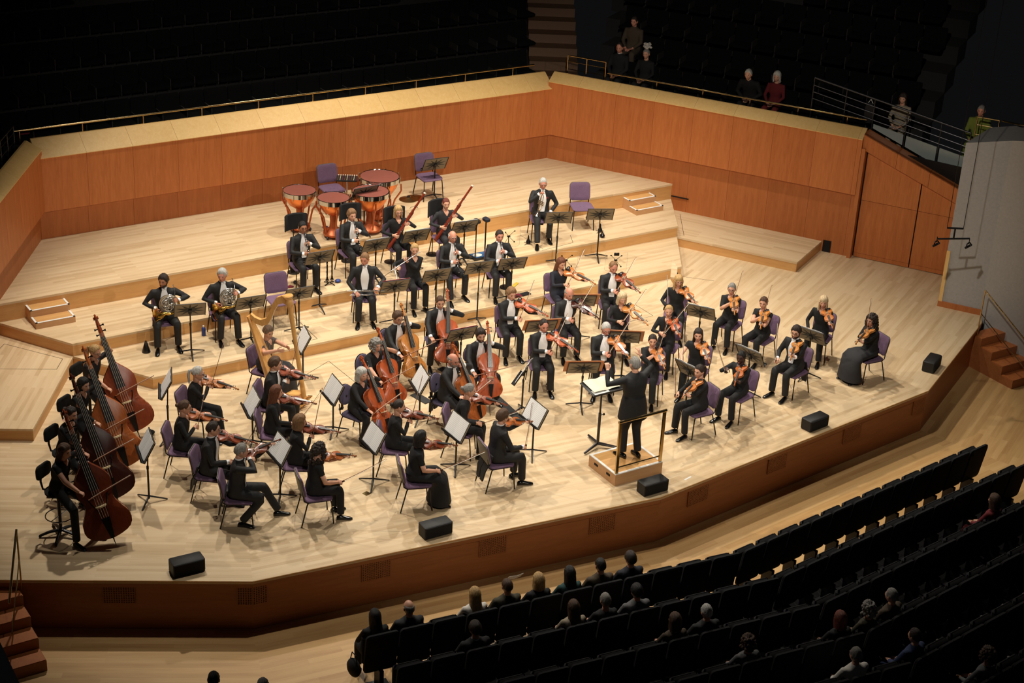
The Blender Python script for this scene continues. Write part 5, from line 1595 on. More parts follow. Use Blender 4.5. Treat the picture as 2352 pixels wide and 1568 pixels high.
if not FOLDER.parts: FOLDER.part('cover', MB().box((0, .01, .003), (.52, .36, .006)), 'folder_red')
S0 = 'black music stand '
for (lab, base, lv, look, kind, sh, dy) in [
    (S0 + 'of the horn player beside the cone mute', (440, 815), h1, 252, 'std', False, 712),
    (S0 + 'of the horn player next to the blue bottle', (577, 787), h1, 242, 'std', False, 695),
    (S0 + 'in front of the empty chair on the first riser', (687, 763), h1, 240, 'std', False, 673),
    (S0 + 'of the clarinettist in glasses', (734, 710), h1, 240, 'high', False, 590),
    (S0 + 'of the clarinettist in front of the timpani', (862, 648), h2, 238, 'std', True, 570),
    (S0 + 'of the bassoonist in long sleeves', (953, 626), h2, 240, 'std', True, 547),
    (S0 + 'of the bassoonist in charcoal top', (1064, 604), h2, 242, 'std', True, 527),
    (S0 + 'of the flautist in velvet', (1000, 718), h1, 244, 'std', False, 642),
    (S0 + 'of the oboist in glasses', (1095, 741), 0, 246, 'high', False, 615),
    (S0 + 'of the oboist at the end of the row', (1172, 690), h1, 250, 'std', False, 608),
    (S0 + 'in front of the trumpeter', (1276, 607), h1, 260, 'high', False, 500),
    (S0 + 'in front of the empty chair on the second riser', (1371, 594), h1, 262, 'high', False, 492),
    (S0 + 'among the timpani', (836, 535), h3, 235, 'std', False, 442),
    (S0 + 'beside the empty percussion chair', (997, 456), h3, 240, 'std', False, 387),
    (S0 + 'beside the harp column', (696, 872), 0, 160, 'up', True, 795),
    (S0 + 'between the two rear double basses', (388, 1009), 0, 168, 'up', True, 880),
    (S0 + 'in front of the platform-edge double basses', (343, 1152), 0, 158, 'up', True, 1022),
    (S0 + 'of the desk beside the double basses', (581, 1024), 0, 158, 'up', True, 925),
    (S0 + 'behind the third violin desk', (765, 993), 0, 152, 'up', True, 895),
    (S0 + 'of the fourth violin desk', (644, 1148), 0, 148, 'up', True, 1030),
    (S0 + 'of the third violin desk', (857, 1112), 0, 150, 'up', True, 1005),
    (S0 + 'of the second violin desk', (1046, 1078), 0, 146, 'up', True, 980),
    (S0 + 'of the violin desk nearest the podium', (1222, 1045), 0, 148, 'up', True, 948),
    (S0 + 'of the outer cello desk', (963, 966), 0, 160, 'up', True, 880),
    (S0 + 'of the front cello desk', (1198, 946), 0, 196, 'up', True, 863),
    ('wooden-backed music stand in front of the podium score desk', (1333, 937), 0, 262, 'wood', True, 850),
    ('wooden-backed music stand between the cellos and violas', (1238, 838), 0, 255, 'wood', True, 757),
    ('wooden-backed music stand close under the lowest riser', (1328, 782), 0, 262, 'wood', True, 690),
    ('wooden-backed music stand of the viola player in black sweater', (1426, 874), 0, 268, 'wood', True, 775),
    (S0 + 'of the desk by the clear screen', (1600, 808), 0, 292, 'std', True, 717),
    (S0 + 'of the desk beside the podium rail', (1573, 945), 0, 318, 'std', True, 850),
    (S0 + 'of the second desk from the podium rail', (1712, 908), 0, 312, 'std', True, 815),
    (S0 + 'of the outermost violin desk', (1850, 866), 0, 306, 'std', True, 770)]:
    stand_at(lab, base, lv, look, kind, sh, None, dy)
stand_at('black music stand with red folder of the flautist in tailcoat', (905, 745), h1, 245, 'std', True, 'red music folder on the tailcoated flautist\'s stand', 657, True)
stand_at('black music stand with red folder of the inner cello desk', (1056, 858), 0, 240, 'std', True, 'red music folder on the inner cello desk stand', 793, True)

# empty chairs
def chair_at(label, px, py, lvl, look, tpl=None):
    p = on_z(px, py, lvl)
    a = yaw_of(look)
    (tpl or CHAIR).put('chair', T(p.x, p.y, lvl) @ rotz(a), label, 'chair', 'empty orchestra chairs')
chair_at('empty purple chair behind the timpani on the top riser', 762, 480, h3, 60)
chair_at('empty purple chair beside the cymbals on the top riser', 984, 452, h3, 60)
chair_at('empty purple chair beside the trumpeter', 1333, 520, h2, 78)
chair_at('empty purple chair behind the harp on the first riser', 645, 740, h1, 62)

# conductor's podium -------------------------------------------------------------
pd = thing('podium', 'wooden conductor podium with white edge tape and brass back rail', 'podium', T(-.003, -2.225, 0))
hx, hy_ = .455, .36
MB().box((0, 0, PODH / 2 - .006), (hx * 2, hy_ * 2, PODH - .012)).build('box', 'box_wood', pd, angle=None)
MB().box((0, 0, PODH - .006), (hx * 2 - .08, hy_ * 2 - .08, .012)).build('deck', 'step_wood', pd, angle=None)
for (c, s_) in (((0, hy_ - .02), (hx * 2, .04)), ((0, -hy_ + .02), (hx * 2, .04)), ((hx - .02, 0), (.04, hy_ * 2 - .08)), ((-hx + .02, 0), (.04, hy_ * 2 - .08))):
    MB().box((c[0], c[1], PODH - .005), (s_[0], s_[1], .0125)).build('edge_tape', 'white_tape', pd, angle=None)
for y in (-.17, .16):
    MB().bbox((-hx - .001, y, .12), (.01, .10, .035), .012).build('hand_hole', 'dark_gap', pd)
    MB().bbox((hx + .001, y, .12), (.01, .10, .035), .012).build('hand_hole', 'dark_gap', pd)
for sx in (-1, 1):
    MB().box((sx * (hx - .035), -hy_ + .03, PODH + .44), (.05, .028, .90)).build('rail_post', 'brass', pd, angle=None)
MB().tube([(-hx, -hy_ + .03, PODH + .90), (hx, -hy_ + .03, PODH + .90)], .024, 12).build('top_rail', 'brass', pd)
MB().tube([(-hx + .04, -hy_ + .03, PODH + .10), (hx - .04, -hy_ + .03, PODH + .10)], .012, 10).build('lower_rail', 'brass', pd)
# conductor's desk
cb = on_z(1372, 1026, 0)
cs = thing('conductor_stand', 'grey conductor desk with open score in front of the podium', 'music stand', T(cb.x, cb.y, 0))
Md = T(0, 0, 1.10) @ Matrix.Rotation(R(8), 4, 'X')
MB().bbox((0, 0, 0), (.60, .42, .022), .008, 0, Md).box((0, -.21, .018), (.60, .012, .03), 0, Md).build('desk', 'stand_black', cs)
MB().cyl((0, 0, .05), (0, 0, .62), .024, 12).cyl((0, 0, .6), (0, 0, 1.10), .016, 10).build('pole', 'dark_steel', cs)
MB().cyl((.02, 0, .58), (.07, 0, .58), .006, 6).ell((.08, 0, .58), (.018, .018, .022), 10, 6).build('height_knob', 'black_metal', cs)
for a in (R(200), R(-40), R(80)):
    MB().tube([(0, 0, .07), (.36 * math.cos(a), .36 * math.sin(a), .03)], [.022, .018], 6, ry=[.03, .018]).build('leg', 'dark_steel', cs)
sc = thing('score', 'open cream conductor score lying on the conductor desk', 'score', T(cb.x, cb.y, 0) @ Md @ T(.0, .02, .013))
for sx in (-1, 1):
    mb = MB(); rg = []
    for i in range(7):
        u = i / 6; x = sx * u * .25; z = .004 + .022 * math.sin(u * math.pi * .8)
        rg.append([(x, -.16, z), (x, .18, z), (x, .18, z + .003), (x, -.16, z + .003)])
    mb.loft(rg); mb.build('page', 'score_paper', sc, angle=60)
pp = tag(MB().box((-.12, -.13, .002), (.28, .13, .003)).build('paper_sheet', 'white_tape', None, T(cb.x, cb.y, 0) @ Md @ T(0, 0, .012)), 'white paper sheet under the score on the conductor desk', 'paper')

# monitors along the platform edge
def monitor(label, px, py, along, flip=False):
    p = on_z(px, py, 0)
    mw = T(p.x, p.y, 0) @ rotz(along)
    t = thing('stage_monitor', label, 'loudspeaker', mw, 'black monitor boxes along the platform edge')
    MB().bbox((0, .0, .105), (.46, .22, .20), .012).build('cabinet', 'black_box', t)
    MB().bbox((0, -.112, .105), (.43, .012, .17), .004).build('grille', 'black_fabric', t)
    for sx in (-1, 1): MB().box((sx * .18, 0, .004), (.03, .18, .008)).build('foot', 'black_metal', t)
aE0, aE1 = angle_of(E0a, E0b), angle_of(E0b, E1m)
monitor('black stage monitor at the double bass end of the platform', 430, 1310, aE0 + .45)
monitor('black stage monitor in front of the second violin desk', 1000, 1225, aE1 + .1)
monitor('black stage monitor directly behind the conductor podium', 1498, 1127, 0.0)
monitor('black stage monitor in front of the second violins', 1870, 980, -aE1)
monitor('black stage monitor at the corner by the steps', 2138, 845, -aE0)

# portable steps on the risers
def step_box(label, c, lvl, ang):
    t = thing('step_box', label, 'steps', T(c[0], c[1], lvl) @ rotz(ang), 'portable steps on the risers')
    MB().box((0, .0, .055), (.70, .56, .11)).build('lower_step', 'box_wood', t, angle=None)
    MB().box((0, .14, .17), (.70, .28, .12)).build('upper_step', 'box_wood', t, angle=None)
    for (cy, z, dy) in ((-.14, .112, .28), (.14, .232, .28)):
        MB().box((0, cy, z), (.62, dy - .05, .006)).build('tread', 'step_wood', t, angle=None)
        MB().box((0, cy - dy / 2 + .018, z), (.70, .036, .008)).build('edge_tape', 'white_tape', t, angle=None)
        for sx in (-1, 1): MB().box((sx * .333, cy, z), (.034, dy, .008)).build('edge_tape', 'white_tape', t, angle=None)
p = on_z(118, 735, h2); step_box('two-tread wooden step box at the double bass end of the top riser', (p.x, p.y + .02), h2, 0)
p = on_z(1476, 480, h2); step_box('two-tread wooden step box beside the right wall', (p.x, p.y + .02), h2, 0)

# timpani and percussion
for (lab, hx_, hy2, r, h) in [('copper timpano farthest from the bassoons', 688, 436, .325, .84), ('smallest copper timpano beside the empty chair', 766, 453, .315, .82),
                              ('copper timpano close behind the music stand', 851, 438, .365, .86), ('largest copper timpano in the set', 872, 404, .40, .90)]:
    p = on_z(hx_, hy2, h3 + h)
    make_timpano(r, h).put('timpano', T(p.x, p.y, h3) @ rotz(R(180)), lab, 'timpano', 'timpani')
p = on_z(797, 408, h3 + .80)
mt = thing('mallet_table', 'small table with timpani mallets behind the drums', 'table', T(p.x, p.y, h3) @ rotz(-.5))
MB().bbox((0, 0, .78), (.42, .30, .03), .008).build('top', 'black_fabric', mt)
MB().cyl((0, 0, .03), (0, 0, .77), .016, 8).build('pole', 'silver', mt)
for k in range(3):
    a = 2 * math.pi * k / 3; MB().tube([(0, 0, .12), (.2 * math.cos(a), .2 * math.sin(a), .012)], .010, 6).build('leg', 'black_metal', mt)
for i in range(9):
    x = -.18 + .045 * i
    t = thing('mallet', 'timpani mallet lying on the small table', 'mallet', T(p.x, p.y, h3) @ rotz(-.5) @ T(x, 0, .803), 'mallets on the small table')
    MB().tube([(0, -.15, 0), (.01, .12, 0)], .005, 6).build('stick', ['bow_stick', 'spruce_bridge', 'red_cloth'][i % 3], t)
    MB().ell((.01, .13, .004), (.014, .017, .013), 8, 6).build('felt_head', 'ivory', t)
p = on_z(938, 458, h3)
cy = thing('cymbal', 'bronze cymbal lying on the top riser floor', 'cymbal', T(p.x, p.y, h3 + .004), 'cymbals on the riser floor')
MB().lathe([(.02, .055), (.05, .045), (.08, .03), (.17, .012), (.195, .004), (.195, .001), (.05, .02)], 28, cap=True).build('bow', 'tin', cy)
MB().ell((0, 0, .065), (.04, .02, .016), 8, 6).build('strap', 'black_fabric', cy)
cy2 = thing('cymbal', 'bronze cymbal half under the other beside the empty percussion chair', 'cymbal', T(p.x + .17, p.y + .03, h3 + .001) , 'cymbals on the riser floor')
MB().lathe([(.02, .035), (.05, .03), (.08, .022), (.17, .008), (.195, .003), (.195, .001), (.05, .01)], 28, cap=True).build('bow', 'tin', cy2)

# black acoustic shields behind the woodwind heads
def shield(label, px, py, zc, lvl, look):
    p = on_z(px, py, lvl + zc)
    a = yaw_of(look)
    t = thing('acoustic_shield', label, 'sound shield', T(p.x, p.y, lvl) @ rotz(a), 'black sound shields')
    rg = []
    for i in range(13):
        u = -1 + i / 6; x = .22 * math.sin(u * 1.15) / math.sin(1.15); y = .10 * (1 - math.cos(u * 1.15)) / (1 - math.cos(1.15)) 
        rg.append([(x, y + b, zc + zz) for b, zz in ((-.02, -.16), (.02, -.16), (.02, .14), (0, .16), (-.02, .14))])
    MB().loft(rg).build('pad', 'acoustic_black', t)
    MB().cyl((0, -.03, .03), (0, -.03, zc), .009, 8).build('pole', 'black_metal', t)
    MB().lathe([(.12, 0), (.12, .012), (.02, .02), (.01, .03)], 20, M=T(0, -.03, 0), cap=True).build('base', 'black_metal', t)
shield('curved black sound shield behind the clarinettist in glasses', 675, 507, 1.06, h2, 60)
shield('curved black sound shield behind the clarinettist by the timpani', 800, 483, 1.06, h2, 62)
shield('curved black sound shield behind the long-sleeved bassoonist', 900, 490, 1.02, h2, 62)
shield('curved black sound shield behind the bassoonist in charcoal', 998, 474, 1.02, h2, 50)

# clear screens on spider holders
plain('edge_highlight', (214, 206, 190), 0.4)
def screen(label, px, py, zc, lvl, look, phone=False):
    p = on_z(px, py, lvl + zc)
    a = yaw_of(look)
    t = thing('clear_screen', label, 'acrylic screen', T(p.x, p.y, lvl) @ rotz(a), 'clear acrylic screens')
    rg = [[(x, y, zc + z) for x, z in rrect(.42, .40, .05)] for y in (0, .004)]
    MB().loft(rg).build('panel', 'acrylic', t)
    MB().tube([(x, .002, zc + z) for x, z in rrect(.42, .40, .05)], .0022, 5, closed=True).build('edge_glint_line', 'edge_highlight', t)  # opaque pale tube, puts the highlight of the clear edge into colour
    hd = MB(); 
    for sx in (-1, 1):
        for sz in (-1, 1): hd.tube([(0, -.06, zc), (sx * .10, -.02, zc + sz * .11)], .004, 5)
    hd.box((0, -.06, zc), (.06, .03, .02)); hd.cyl((0, -.06, .02), (0, -.06, zc), .009, 8)
    hi = hd.build('holder', 'black_metal', t)
    sk = MB()
    for sx in (-1, 1):
        for sz in (-1, 1): sk.ell((sx * .10, -.012, zc + sz * .11), (.016, .010, .016), 10, 6)
    sk.build('suction_cup', 'ebony', t)
    MB().lathe([(.13, 0), (.13, .012), (.02, .02)], 20, M=T(0, -.06, 0), cap=True).build('base', 'black_metal', t)
    return t, p, a
screen('clear screen behind the oboist at the end of the row', 1172, 545, 1.06, h1, 60)
screen('clear screen behind the viola player in dark blue sleeves', 1302, 600, 1.0, 0, 75)
t, p, a = screen('clear screen behind the tailcoated viola player, with a phone', 1415, 600, 1.0, 0, 85)
tag(MB().bbox((0, 0, 0), (.10, .014, .065), .004).build('phone', 'ebony', None, T(p.x, p.y, 1.15) @ rotz(a) @ T(0, .012, 0)), 'black phone fixed to the top of a clear screen', 'phone')
screen('clear screen edge-on behind the violinist by the side platform', 1548, 628, 1.02, 0, 170)

# small things on the floor
def at(px, py, lvl): p = on_z(px, py, lvl); return T(p.x, p.y, lvl)
tag(MB().lathe([(.075, 0), (.075, .012), (.015, .21), (.010, .215)], 18, cap=True).build('cone_mute', 'ebony', None, at(336, 808, h1)), 'black cone mute standing beside the horn player', 'mute')
bt = thing('bottle', 'blue drinks bottle standing between the horn players', 'bottle', at(468, 770, h1))
MB().lathe([(.034, 0), (.036, .01), (.036, .13), (.03, .15), (.016, .165)], 16, cap=True).build('body', 'plastic_blue', bt)
MB().lathe([(.016, .165), (.016, .19), (.01, .195)], 12, cap=True).build('cap', 'white_tape', bt)
def inst_stand(label, px, py, lvl, n=2):
    t = thing('instrument_stand', label, 'instrument stand', at(px, py, lvl))
    for k in range(4):
        a = math.pi / 2 * k + .4; MB().tube([(0, 0, .04), (.13 * math.cos(a), .13 * math.sin(a), .01)], .009, 6).build('leg', 'black_metal', t)
    for k in range(n): MB().cyl((-.05 + .1 * k, 0, .03), (-.05 + .1 * k, 0, .14), .012, 8, r1=.007).build('peg', 'black_metal', t)
    return t
p = on_z(757, 652, h2)
inst_stand('black peg stand holding two spare clarinets', 757, 652, h2, 2)
for i in (0, 1):
    CLAR.put('clarinet', T(p.x - .05 + .1 * i, p.y, h2 + .70) @ Matrix.Rotation(R(-90), 4, 'X'), ['spare clarinet standing on the peg stand, shorter reach', 'spare clarinet standing on the peg stand beside the blue cloth'][i], 'clarinet', 'spare clarinets')
tag(MB().ell((0, 0, .03), (.06, .05, .035), 10, 6).build('cloth', 'plastic_blue', None, at(776, 648, h2)), 'crumpled blue cloth beside the spare clarinets', 'cloth')
cl_ = MB()
for i in range(5): cl_.ell((random.uniform(-.08, .08), random.uniform(-.06, .06), .015), (.05, .03, .018), 8, 6)
tag(cl_.build('cloth', 'red_cloth', None, at(664, 658, h2)), 'crumpled dark red cloth behind the empty chair', 'cloth')
tag(MB().ell((0, 0, .035), (.04, .04, .036), 12, 8).build('mute', 'dark_steel', None, at(678, 652, h2)), 'round grey mute beside the red cloth', 'mute')
def mute(label, px, py, lvl):
    t = thing('trumpet_mute', label, 'mute', at(px, py, lvl), 'trumpet mutes on pegs')
    MB().lathe([(.02, .012), (.05, .03), (.045, .06), (.02, .11), (.012, .18), (.006, .19)], 14, cap=True).build('body', 'ebony', t)
    for k in range(4):
        a = math.pi / 2 * k + .3; MB().tube([(0, 0, .02), (.11 * math.cos(a), .11 * math.sin(a), .008)], .005, 5).build('leg', 'black_metal', t)
mute('black trumpet mute on a peg beside the trumpeter\'s feet', 1213, 560, h2)
mute('black trumpet mute on a peg behind the far riser stand', 1378, 533, h2)
tag(MB().lathe([(.03, 0), (.055, .03), (.05, .06), (.02, .09), (.012, .13)], 14, cap=True).build('trumpet_mute', 'ebony', None, at(1383, 545, h2)), 'round black mute standing beside the far riser stand', 'mute')
ct = thing('chime_rack', 'two-legged rack with blue padded heads beside the oboists', 'instrument rack', at(1100, 596, h2))
for x, y in ((-.12, -.05), (-.05, .06), (.1, -.05), (.16, .06)): MB().cyl((x, y, .05), (x, y, .80), .011, 8).build('post', 'black_metal', ct)
for x in (-.085, .13): MB().bbox((x, 0, .82), (.11, .16, .08), .02).build('padded_head', 'navy_dark', ct)
tr = thing('floor_tray', 'blue-lined tray on the riser floor under the rack', 'tray', at(1106, 590, h2))
MB().box((0, 0, .025), (.46, .26, .05)).build('box', 'dark_steel', tr, angle=None)
MB().box((0, 0, .052), (.42, .22, .008)).build('lining', 'tray_blue', tr, angle=None)
MB().ell((-.1, 0, .06), (.10, .08, .012), 12, 6).build('pad', 'ivory', tr)
tag(MB().bbox((0, 0, .012), (.22, .06, .02), .006).build('wedge', 'yellow_plastic', None, at(1183, 655, h1) @ rotz(.6)), 'yellow wedge on the floor beside the last oboist', 'wedge')
tag(MB().box((0, 0, .01), (.16, .12, .02)).build('case', 'red_cloth', None, at(1188, 680, h1) @ rotz(.1)), 'small dark red case on the riser edge', 'case')
tag(MB().box((0, 0, .01), (.20, .12, .02)).build('case', 'black_fabric', None, at(1206, 676, h1) @ rotz(.1)), 'small black case on the riser edge', 'case')
for i, (q0, q1) in enumerate((((1135, 910), (1195, 965)), ((880, 880), (925, 905)), ((1012, 845), (1052, 868)), ((950, 905), (985, 925)))):
    a_, b_ = on_z(*q0), on_z(*q1); v = b_ - a_; m = (a_ + b_) / 2
    tag(MB().box((0, 0, .006), (v.length, .16, .012)).build('endpin_board', 'rubber_mat', None, T(m.x, m.y, 0) @ rotz(math.atan2(v.y, v.x)), angle=None),
        ['black cello end-pin board in front of the violin desk nearest the podium', 'black cello end-pin board under the cellist in glasses', 'black cello end-pin board in front of the oboe-side cellist', 'black cello end-pin board by the outer cello desk'][i], 'board', 'cello end-pin boards')
pc = thing('pouch', 'small black bag on the floor beside the rear bass stand', 'bag', at(345, 998, 0))
MB().ell((0, 0, .04), (.08, .06, .04), 14, 8).build('body', 'black_fabric', pc); MB().tube([(-.05, .03, .05), (0, .06, .09), (.05, .03, .05)], .006, 6).build('strap', 'black_fabric', pc)
tag(MB().box((0, 0, .001), (.10, .10, .002)).build('floor_plate', 'tin', None, at(842, 1133, 0) @ rotz(.3), angle=None), 'small square metal plate in the floor by the third violin desk', 'floor plate')
tag(MB().box((0, 0, .001), (.16, .03, .002)).build('tape_mark', 'white_tape', None, at(1580, 1098, 0) @ rotz(.25), angle=None), 'short strip of white tape on the floor near the platform edge', 'tape')

# hanging stereo microphones
mp = on_z(2190, 560, 2.2)
def hang_mic():
    # distance: hung above the platform edge near the outer strings
    c = Vector((7.2, -0.9, 0)); d = on_z(2190, 548, 0) - CAM
    # point of that sight line which stands over the platform
    tpar = (Vector((c.x, c.y)) - Vector((CAM.x, CAM.y))).length / Vector((d.x, d.y)).length
    return CAM + d * tpar
mc = hang_mic()
hm = thing('hanging_microphones', 'pair of black microphones hung on two cables over the platform', 'microphone', T(mc))
MB().tube([(-.24, .16, -.02), (.24, -.16, .02)], .018, 8).build('crossbar', 'black_metal', hm)
MB().tube([(0, 0, 0), (0, 0, .20)], .016, 8).tube([(-.12, .08, .20), (.12, -.08, .20)], .018, 8).build('hanger', 'black_metal', hm)
for sx in (-1, 1):
    cx, cyy = sx * .24, -sx * .16
    MB().tube([(cx, cyy, .02), (cx, cyy, -.08)], .008, 6).build('drop', 'black_metal', hm)
    MB().tube([(cx + .05 * math.cos(2 * math.pi * j / 14), cyy, -.10 + .04 * math.sin(2 * math.pi * j / 14)) for j in range(14)], .012, 6, closed=True).build('shock_mount', 'black_metal', hm)
    MB().tube([(cx - .10, cyy - .03, -.13), (cx + .10, cyy + .03, -.13)], .022, 10).build('microphone', 'black_metal', hm)
    MB().tube([(sx * .12, -sx * .08, .20), (sx * .12, -sx * .08, 7.0)], .006, 5).build('cable', 'black_metal', hm)

ts = thing('tripod_stand', 'silver folding tripod instrument stand beside the velvet flautist', 'instrument stand', at(906, 640, h2))
MB().cyl((0, 0, .12), (0, 0, .48), .008, 8).build('pole', 'silver', ts)
for k in range(3):
    a = 2 * math.pi * k / 3 + .3; MB().tube([(0, 0, .20), (.22 * math.cos(a), .22 * math.sin(a), .01)], .007, 6).build('leg', 'silver', ts)
MB().tube([(-.05, 0, .52), (-.03, 0, .47), (.03, 0, .47), (.05, 0, .52)], .007, 6).build('cradle', 'black_metal', ts)
# ------------------------------------------------------------------ the auditorium
def make_aud_seat():
    t = Tpl()
    b = MB(); curved_back(b, [(x, z + .53) for x, z in rrect(.46, .56, .05)], lambda x, z: -.05 - (z - .4) * .18, .07)
    t.part('backrest', b, 'seat_cloth')
    t.part('seat_cushion', MB().bbox((0, .09, .50), (.42, .10, .40), .03), 'seat_cloth')
    t.part('pedestal', MB().box((0, -.02, .14), (.06, .20, .28)).box((0, 0, .01), (.3, .22, .02)), 'black_metal')
    t.part('armrest', MB().bbox((.235, .10, .56), (.045, .30, .035), .012).box((.235, .0, .40), (.03, .05, .30)), 'armrest_wood')
    return t
plain('armrest_wood', (70, 64, 60), 0.6)
ASEAT = make_aud_seat()
def px_of(p):
    d = Vector(p) - CAM; z = d.dot(c_fw)
    return 1176 + FPX * d.dot(c_r) / z, 784 - FPX * d.dot(c_u) / z
def in_view(p, mx=60, my=60):
    x, y = px_of(p); return -mx < x < 2352 + mx and -my < y < 1568 + my
SLOPE = .1208; aRow = math.atan(SLOPE)
ROWN = ['front', 'second', 'third', 'fourth', 'fifth', 'sixth', 'seventh', 'eighth']
AS = {}
terr = struct('floor_terrace', None)
for k in range(8):
    y0 = -5.02 - .86 * k; z = HS + .075 * k
    for sg in (-1, 1):
        if k:
            slab('row_floor', [(0, y0 + .50), (sg * 5.95, y0 + .50 + SLOPE * 5.95), (sg * 5.95, y0 - .4 + SLOPE * 5.95), (0, y0 - .4)], z, .15, 'terrace', sg * aRow, terr)
        for i in range(12):
            d = (.255 + .482 * i); x = sg * d * math.cos(aRow); y = y0 + SLOPE * abs(x)
            AS[(k, sg, i)] = (x, y, z)
            if not in_view((x, y, z + .7), 40, 30): continue
            ASEAT.put('auditorium_seat', T(x, y, z) @ rotz(sg * aRow) @ Matrix.Diagonal((1, 1, 1.16, 1)), f'black tip-up seat in the {ROWN[k]} row of the stalls', 'seat', f'{ROWN[k]} row of stalls seats')
TAKEN = set()
def audience(desc, px, py, row, sex='m', cloth='suit_black', hair='crop', haircol='hair_dark', skin='skin_fair', lean=.0, girth=1.05, hands='lap', hy=0.0, hp=-.1, **kw):
    z = HS + .075 * row
    h = on_z(px, py, z + 1.18)
    best = min((v for kk, v in AS.items() if kk[0] == row and v not in TAKEN), key=lambda v: abs(v[0] - h.x)); TAKEN.add(best)
    sg = 1 if best[0] > 0 else -1
    f = Fig(T(best[0] + 0, best[1] + .11, z) @ rotz(sg * aRow), .88 if sex == 'm' else .85, sex, .37, lean, girth=girth)
    f.sit_legs(spread=.12)
    f.hy, f.hp = hy, hp
    f.hand('r', (.09, .26, .54), dirn=(-.6, .7, -.1), palm=(0, 0, -1), pose='relax', pole=(1, -.5, -.4))
    f.hand('l', (-.09, .28, .56), dirn=(.6, .7, -.1), palm=(0, 0, -1), pose='relax', pole=(-1, -.5, -.4))
    f.finish('person', desc, outfit='plain', cloth=cloth, hair=hair, haircol=haircol, skin=skin, seed=int(px) % 3, group='audience', vneck=False, **kw)
    return f
AU = [('listener in black coat at the aisle end of the front row', 833, 1415, 0, 'f', 'knit_black', 'long', 'hair_black'),
      ('listener in dark grey coat beside the empty front-row seat', 912, 1395, 0, 'm', 'charcoal', 'bald', 'hair_grey'),
      ('listener in cream clothes in the front row', 1063, 1355, 0, 'f', 'cloth_white', 'long', 'hair_blond'),
      ('listener in olive jacket in the front row', 1145, 1335, 0, 'm', 'cloth_olive', 'thin', 'hair_brown'),
      ('listener in black holding a white programme in the front row', 1213, 1320, 0, 'f', 'knit_black', 'bob', 'hair_blond'),
      ('listener in teal top in the front row', 1288, 1312, 0, 'f', 'cloth_teal', 'long', 'hair_black'),
      ('listener in brown jacket in the front row', 1350, 1288, 0, 'm', 'cloth_brown', 'crop', 'hair_black'),
      ('listener in navy jacket at the podium end of the front row', 1433, 1264, 0, 'm', 'navy_dark', 'short', 'hair_dark'),
      ('listener in black with white collar in the second row', 1088, 1425, 1, 'm', 'knit_black', 'short', 'hair_dark', 'wc'),
      ('listener in beige top in the second row', 1322, 1390, 1, 'f', 'cloth_beige', 'long', 'hair_brown'),
      ('listener in black top in the second row', 1400, 1360, 1, 'f', 'knit_black', 'crop', 'hair_grey'),
      ('listener in grey cardigan in the second row', 1472, 1352, 1, 'm', 'cloth_grey', 'short', 'hair_black'),
      ('listener in brown top in the third row', 1590, 1410, 2, 'f', 'cloth_brown', 'bob', 'hair_brown'),
      ('listener in dark jumper in the third row', 1663, 1410, 2, 'm', 'charcoal', 'crop', 'hair_silver'),
      ('listener in grey shirt in the fourth row', 1730, 1480, 3, 'f', 'cloth_grey', 'fluffy', 'hair_brown'),
      ('listener in black coat in the fourth row', 1955, 1410, 3, 'f', 'knit_black', 'bob', 'hair_red'),
      ('listener in dark green coat in the fourth row', 2015, 1382, 3, 'f', 'cloth_olive', 'fluffy', 'hair_grey'),
      ('listener in brown coat in the fourth row', 2080, 1357, 3, 'm', 'cloth_brown', 'crop', 'hair_grey'),
      ('listener in white jacket in the fifth row', 2027, 1510, 4, 'm', 'cloth_white', 'thin', 'hair_grey'),
      ('listener in blue jacket in the fifth row', 2105, 1462, 4, 'm', 'cloth_blue', 'crop', 'hair_dark'),
      ('listener in grey top in the sixth row', 2310, 1512, 5, 'f', 'cloth_grey', 'fluffy', 'hair_brown'),
      ('listener in dark red top at the far end of the third row', 2325, 1140, 2, 'f', 'cloth_red', 'bob', 'hair_brown')]
for a in AU: audience(*a[:8], wcollar=len(a) > 8)
# programme in the front row, bag at the aisle end
h = AS[min((k for k in AS if k[0] == 0), key=lambda k: abs(AS[k][0] - on_z(1213, 1320, HS + 1.23).x))]
pg = thing('programme', 'white concert programme held up in the front row', 'booklet', T(h[0] - .14, h[1] + .50, h[2] + .92) @ rotz(-aRow) @ Matrix.Rotation(R(-50), 4, 'X'))
for sx in (-1, 1): MB().box((sx * .055, 0, sx * .0), (.105, .15, .004)).build('page', 'sheet_paper', pg, Matrix.Rotation(R(-8 * sx), 4, 'Y'), angle=None)
x, y, z = AS[(0, -1, 11)]
bg = thing('handbag', 'black handbag hanging at the aisle end of the front row', 'bag', T(x - .36, y + .02, z + .42))
MB().ell((0, 0, 0), (.08, .14, .13), 14, 10).build('body', 'black_fabric', bg)
MB().tube([(0, -.10, .08), (0, -.05, .22), (0, .05, .22), (0, .10, .08)], .008, 6).build('strap', 'black_fabric', bg)
# two listeners crossing the floor in front of the stalls (only their heads show)
for desc, px, py, hr_, hc_ in (('person in black below the platform front, nearer the steps', 490, 1543, 'crop', 'hair_black'), ('person in black below the platform front, nearer the stalls', 603, 1558, 'crop', 'hair_grey')):
    f = Fig(place(px, py, 270, HS, .88, .42, .0), .88, 'm', .42, .0)
    f.sit_legs(); f.hand('r', (.1, .26, .58), pose='relax'); f.hand('l', (-.1, .26, .58), pose='relax')
    f.finish('person', desc, outfit='plain', cloth='knit_black', hair=hr_, haircol=hc_, group='audience', vneck=False)
    CHAIR.put('chair', f.mw @ T(0, -.045, -.03), 'loose chair under the ' + desc, 'chair')

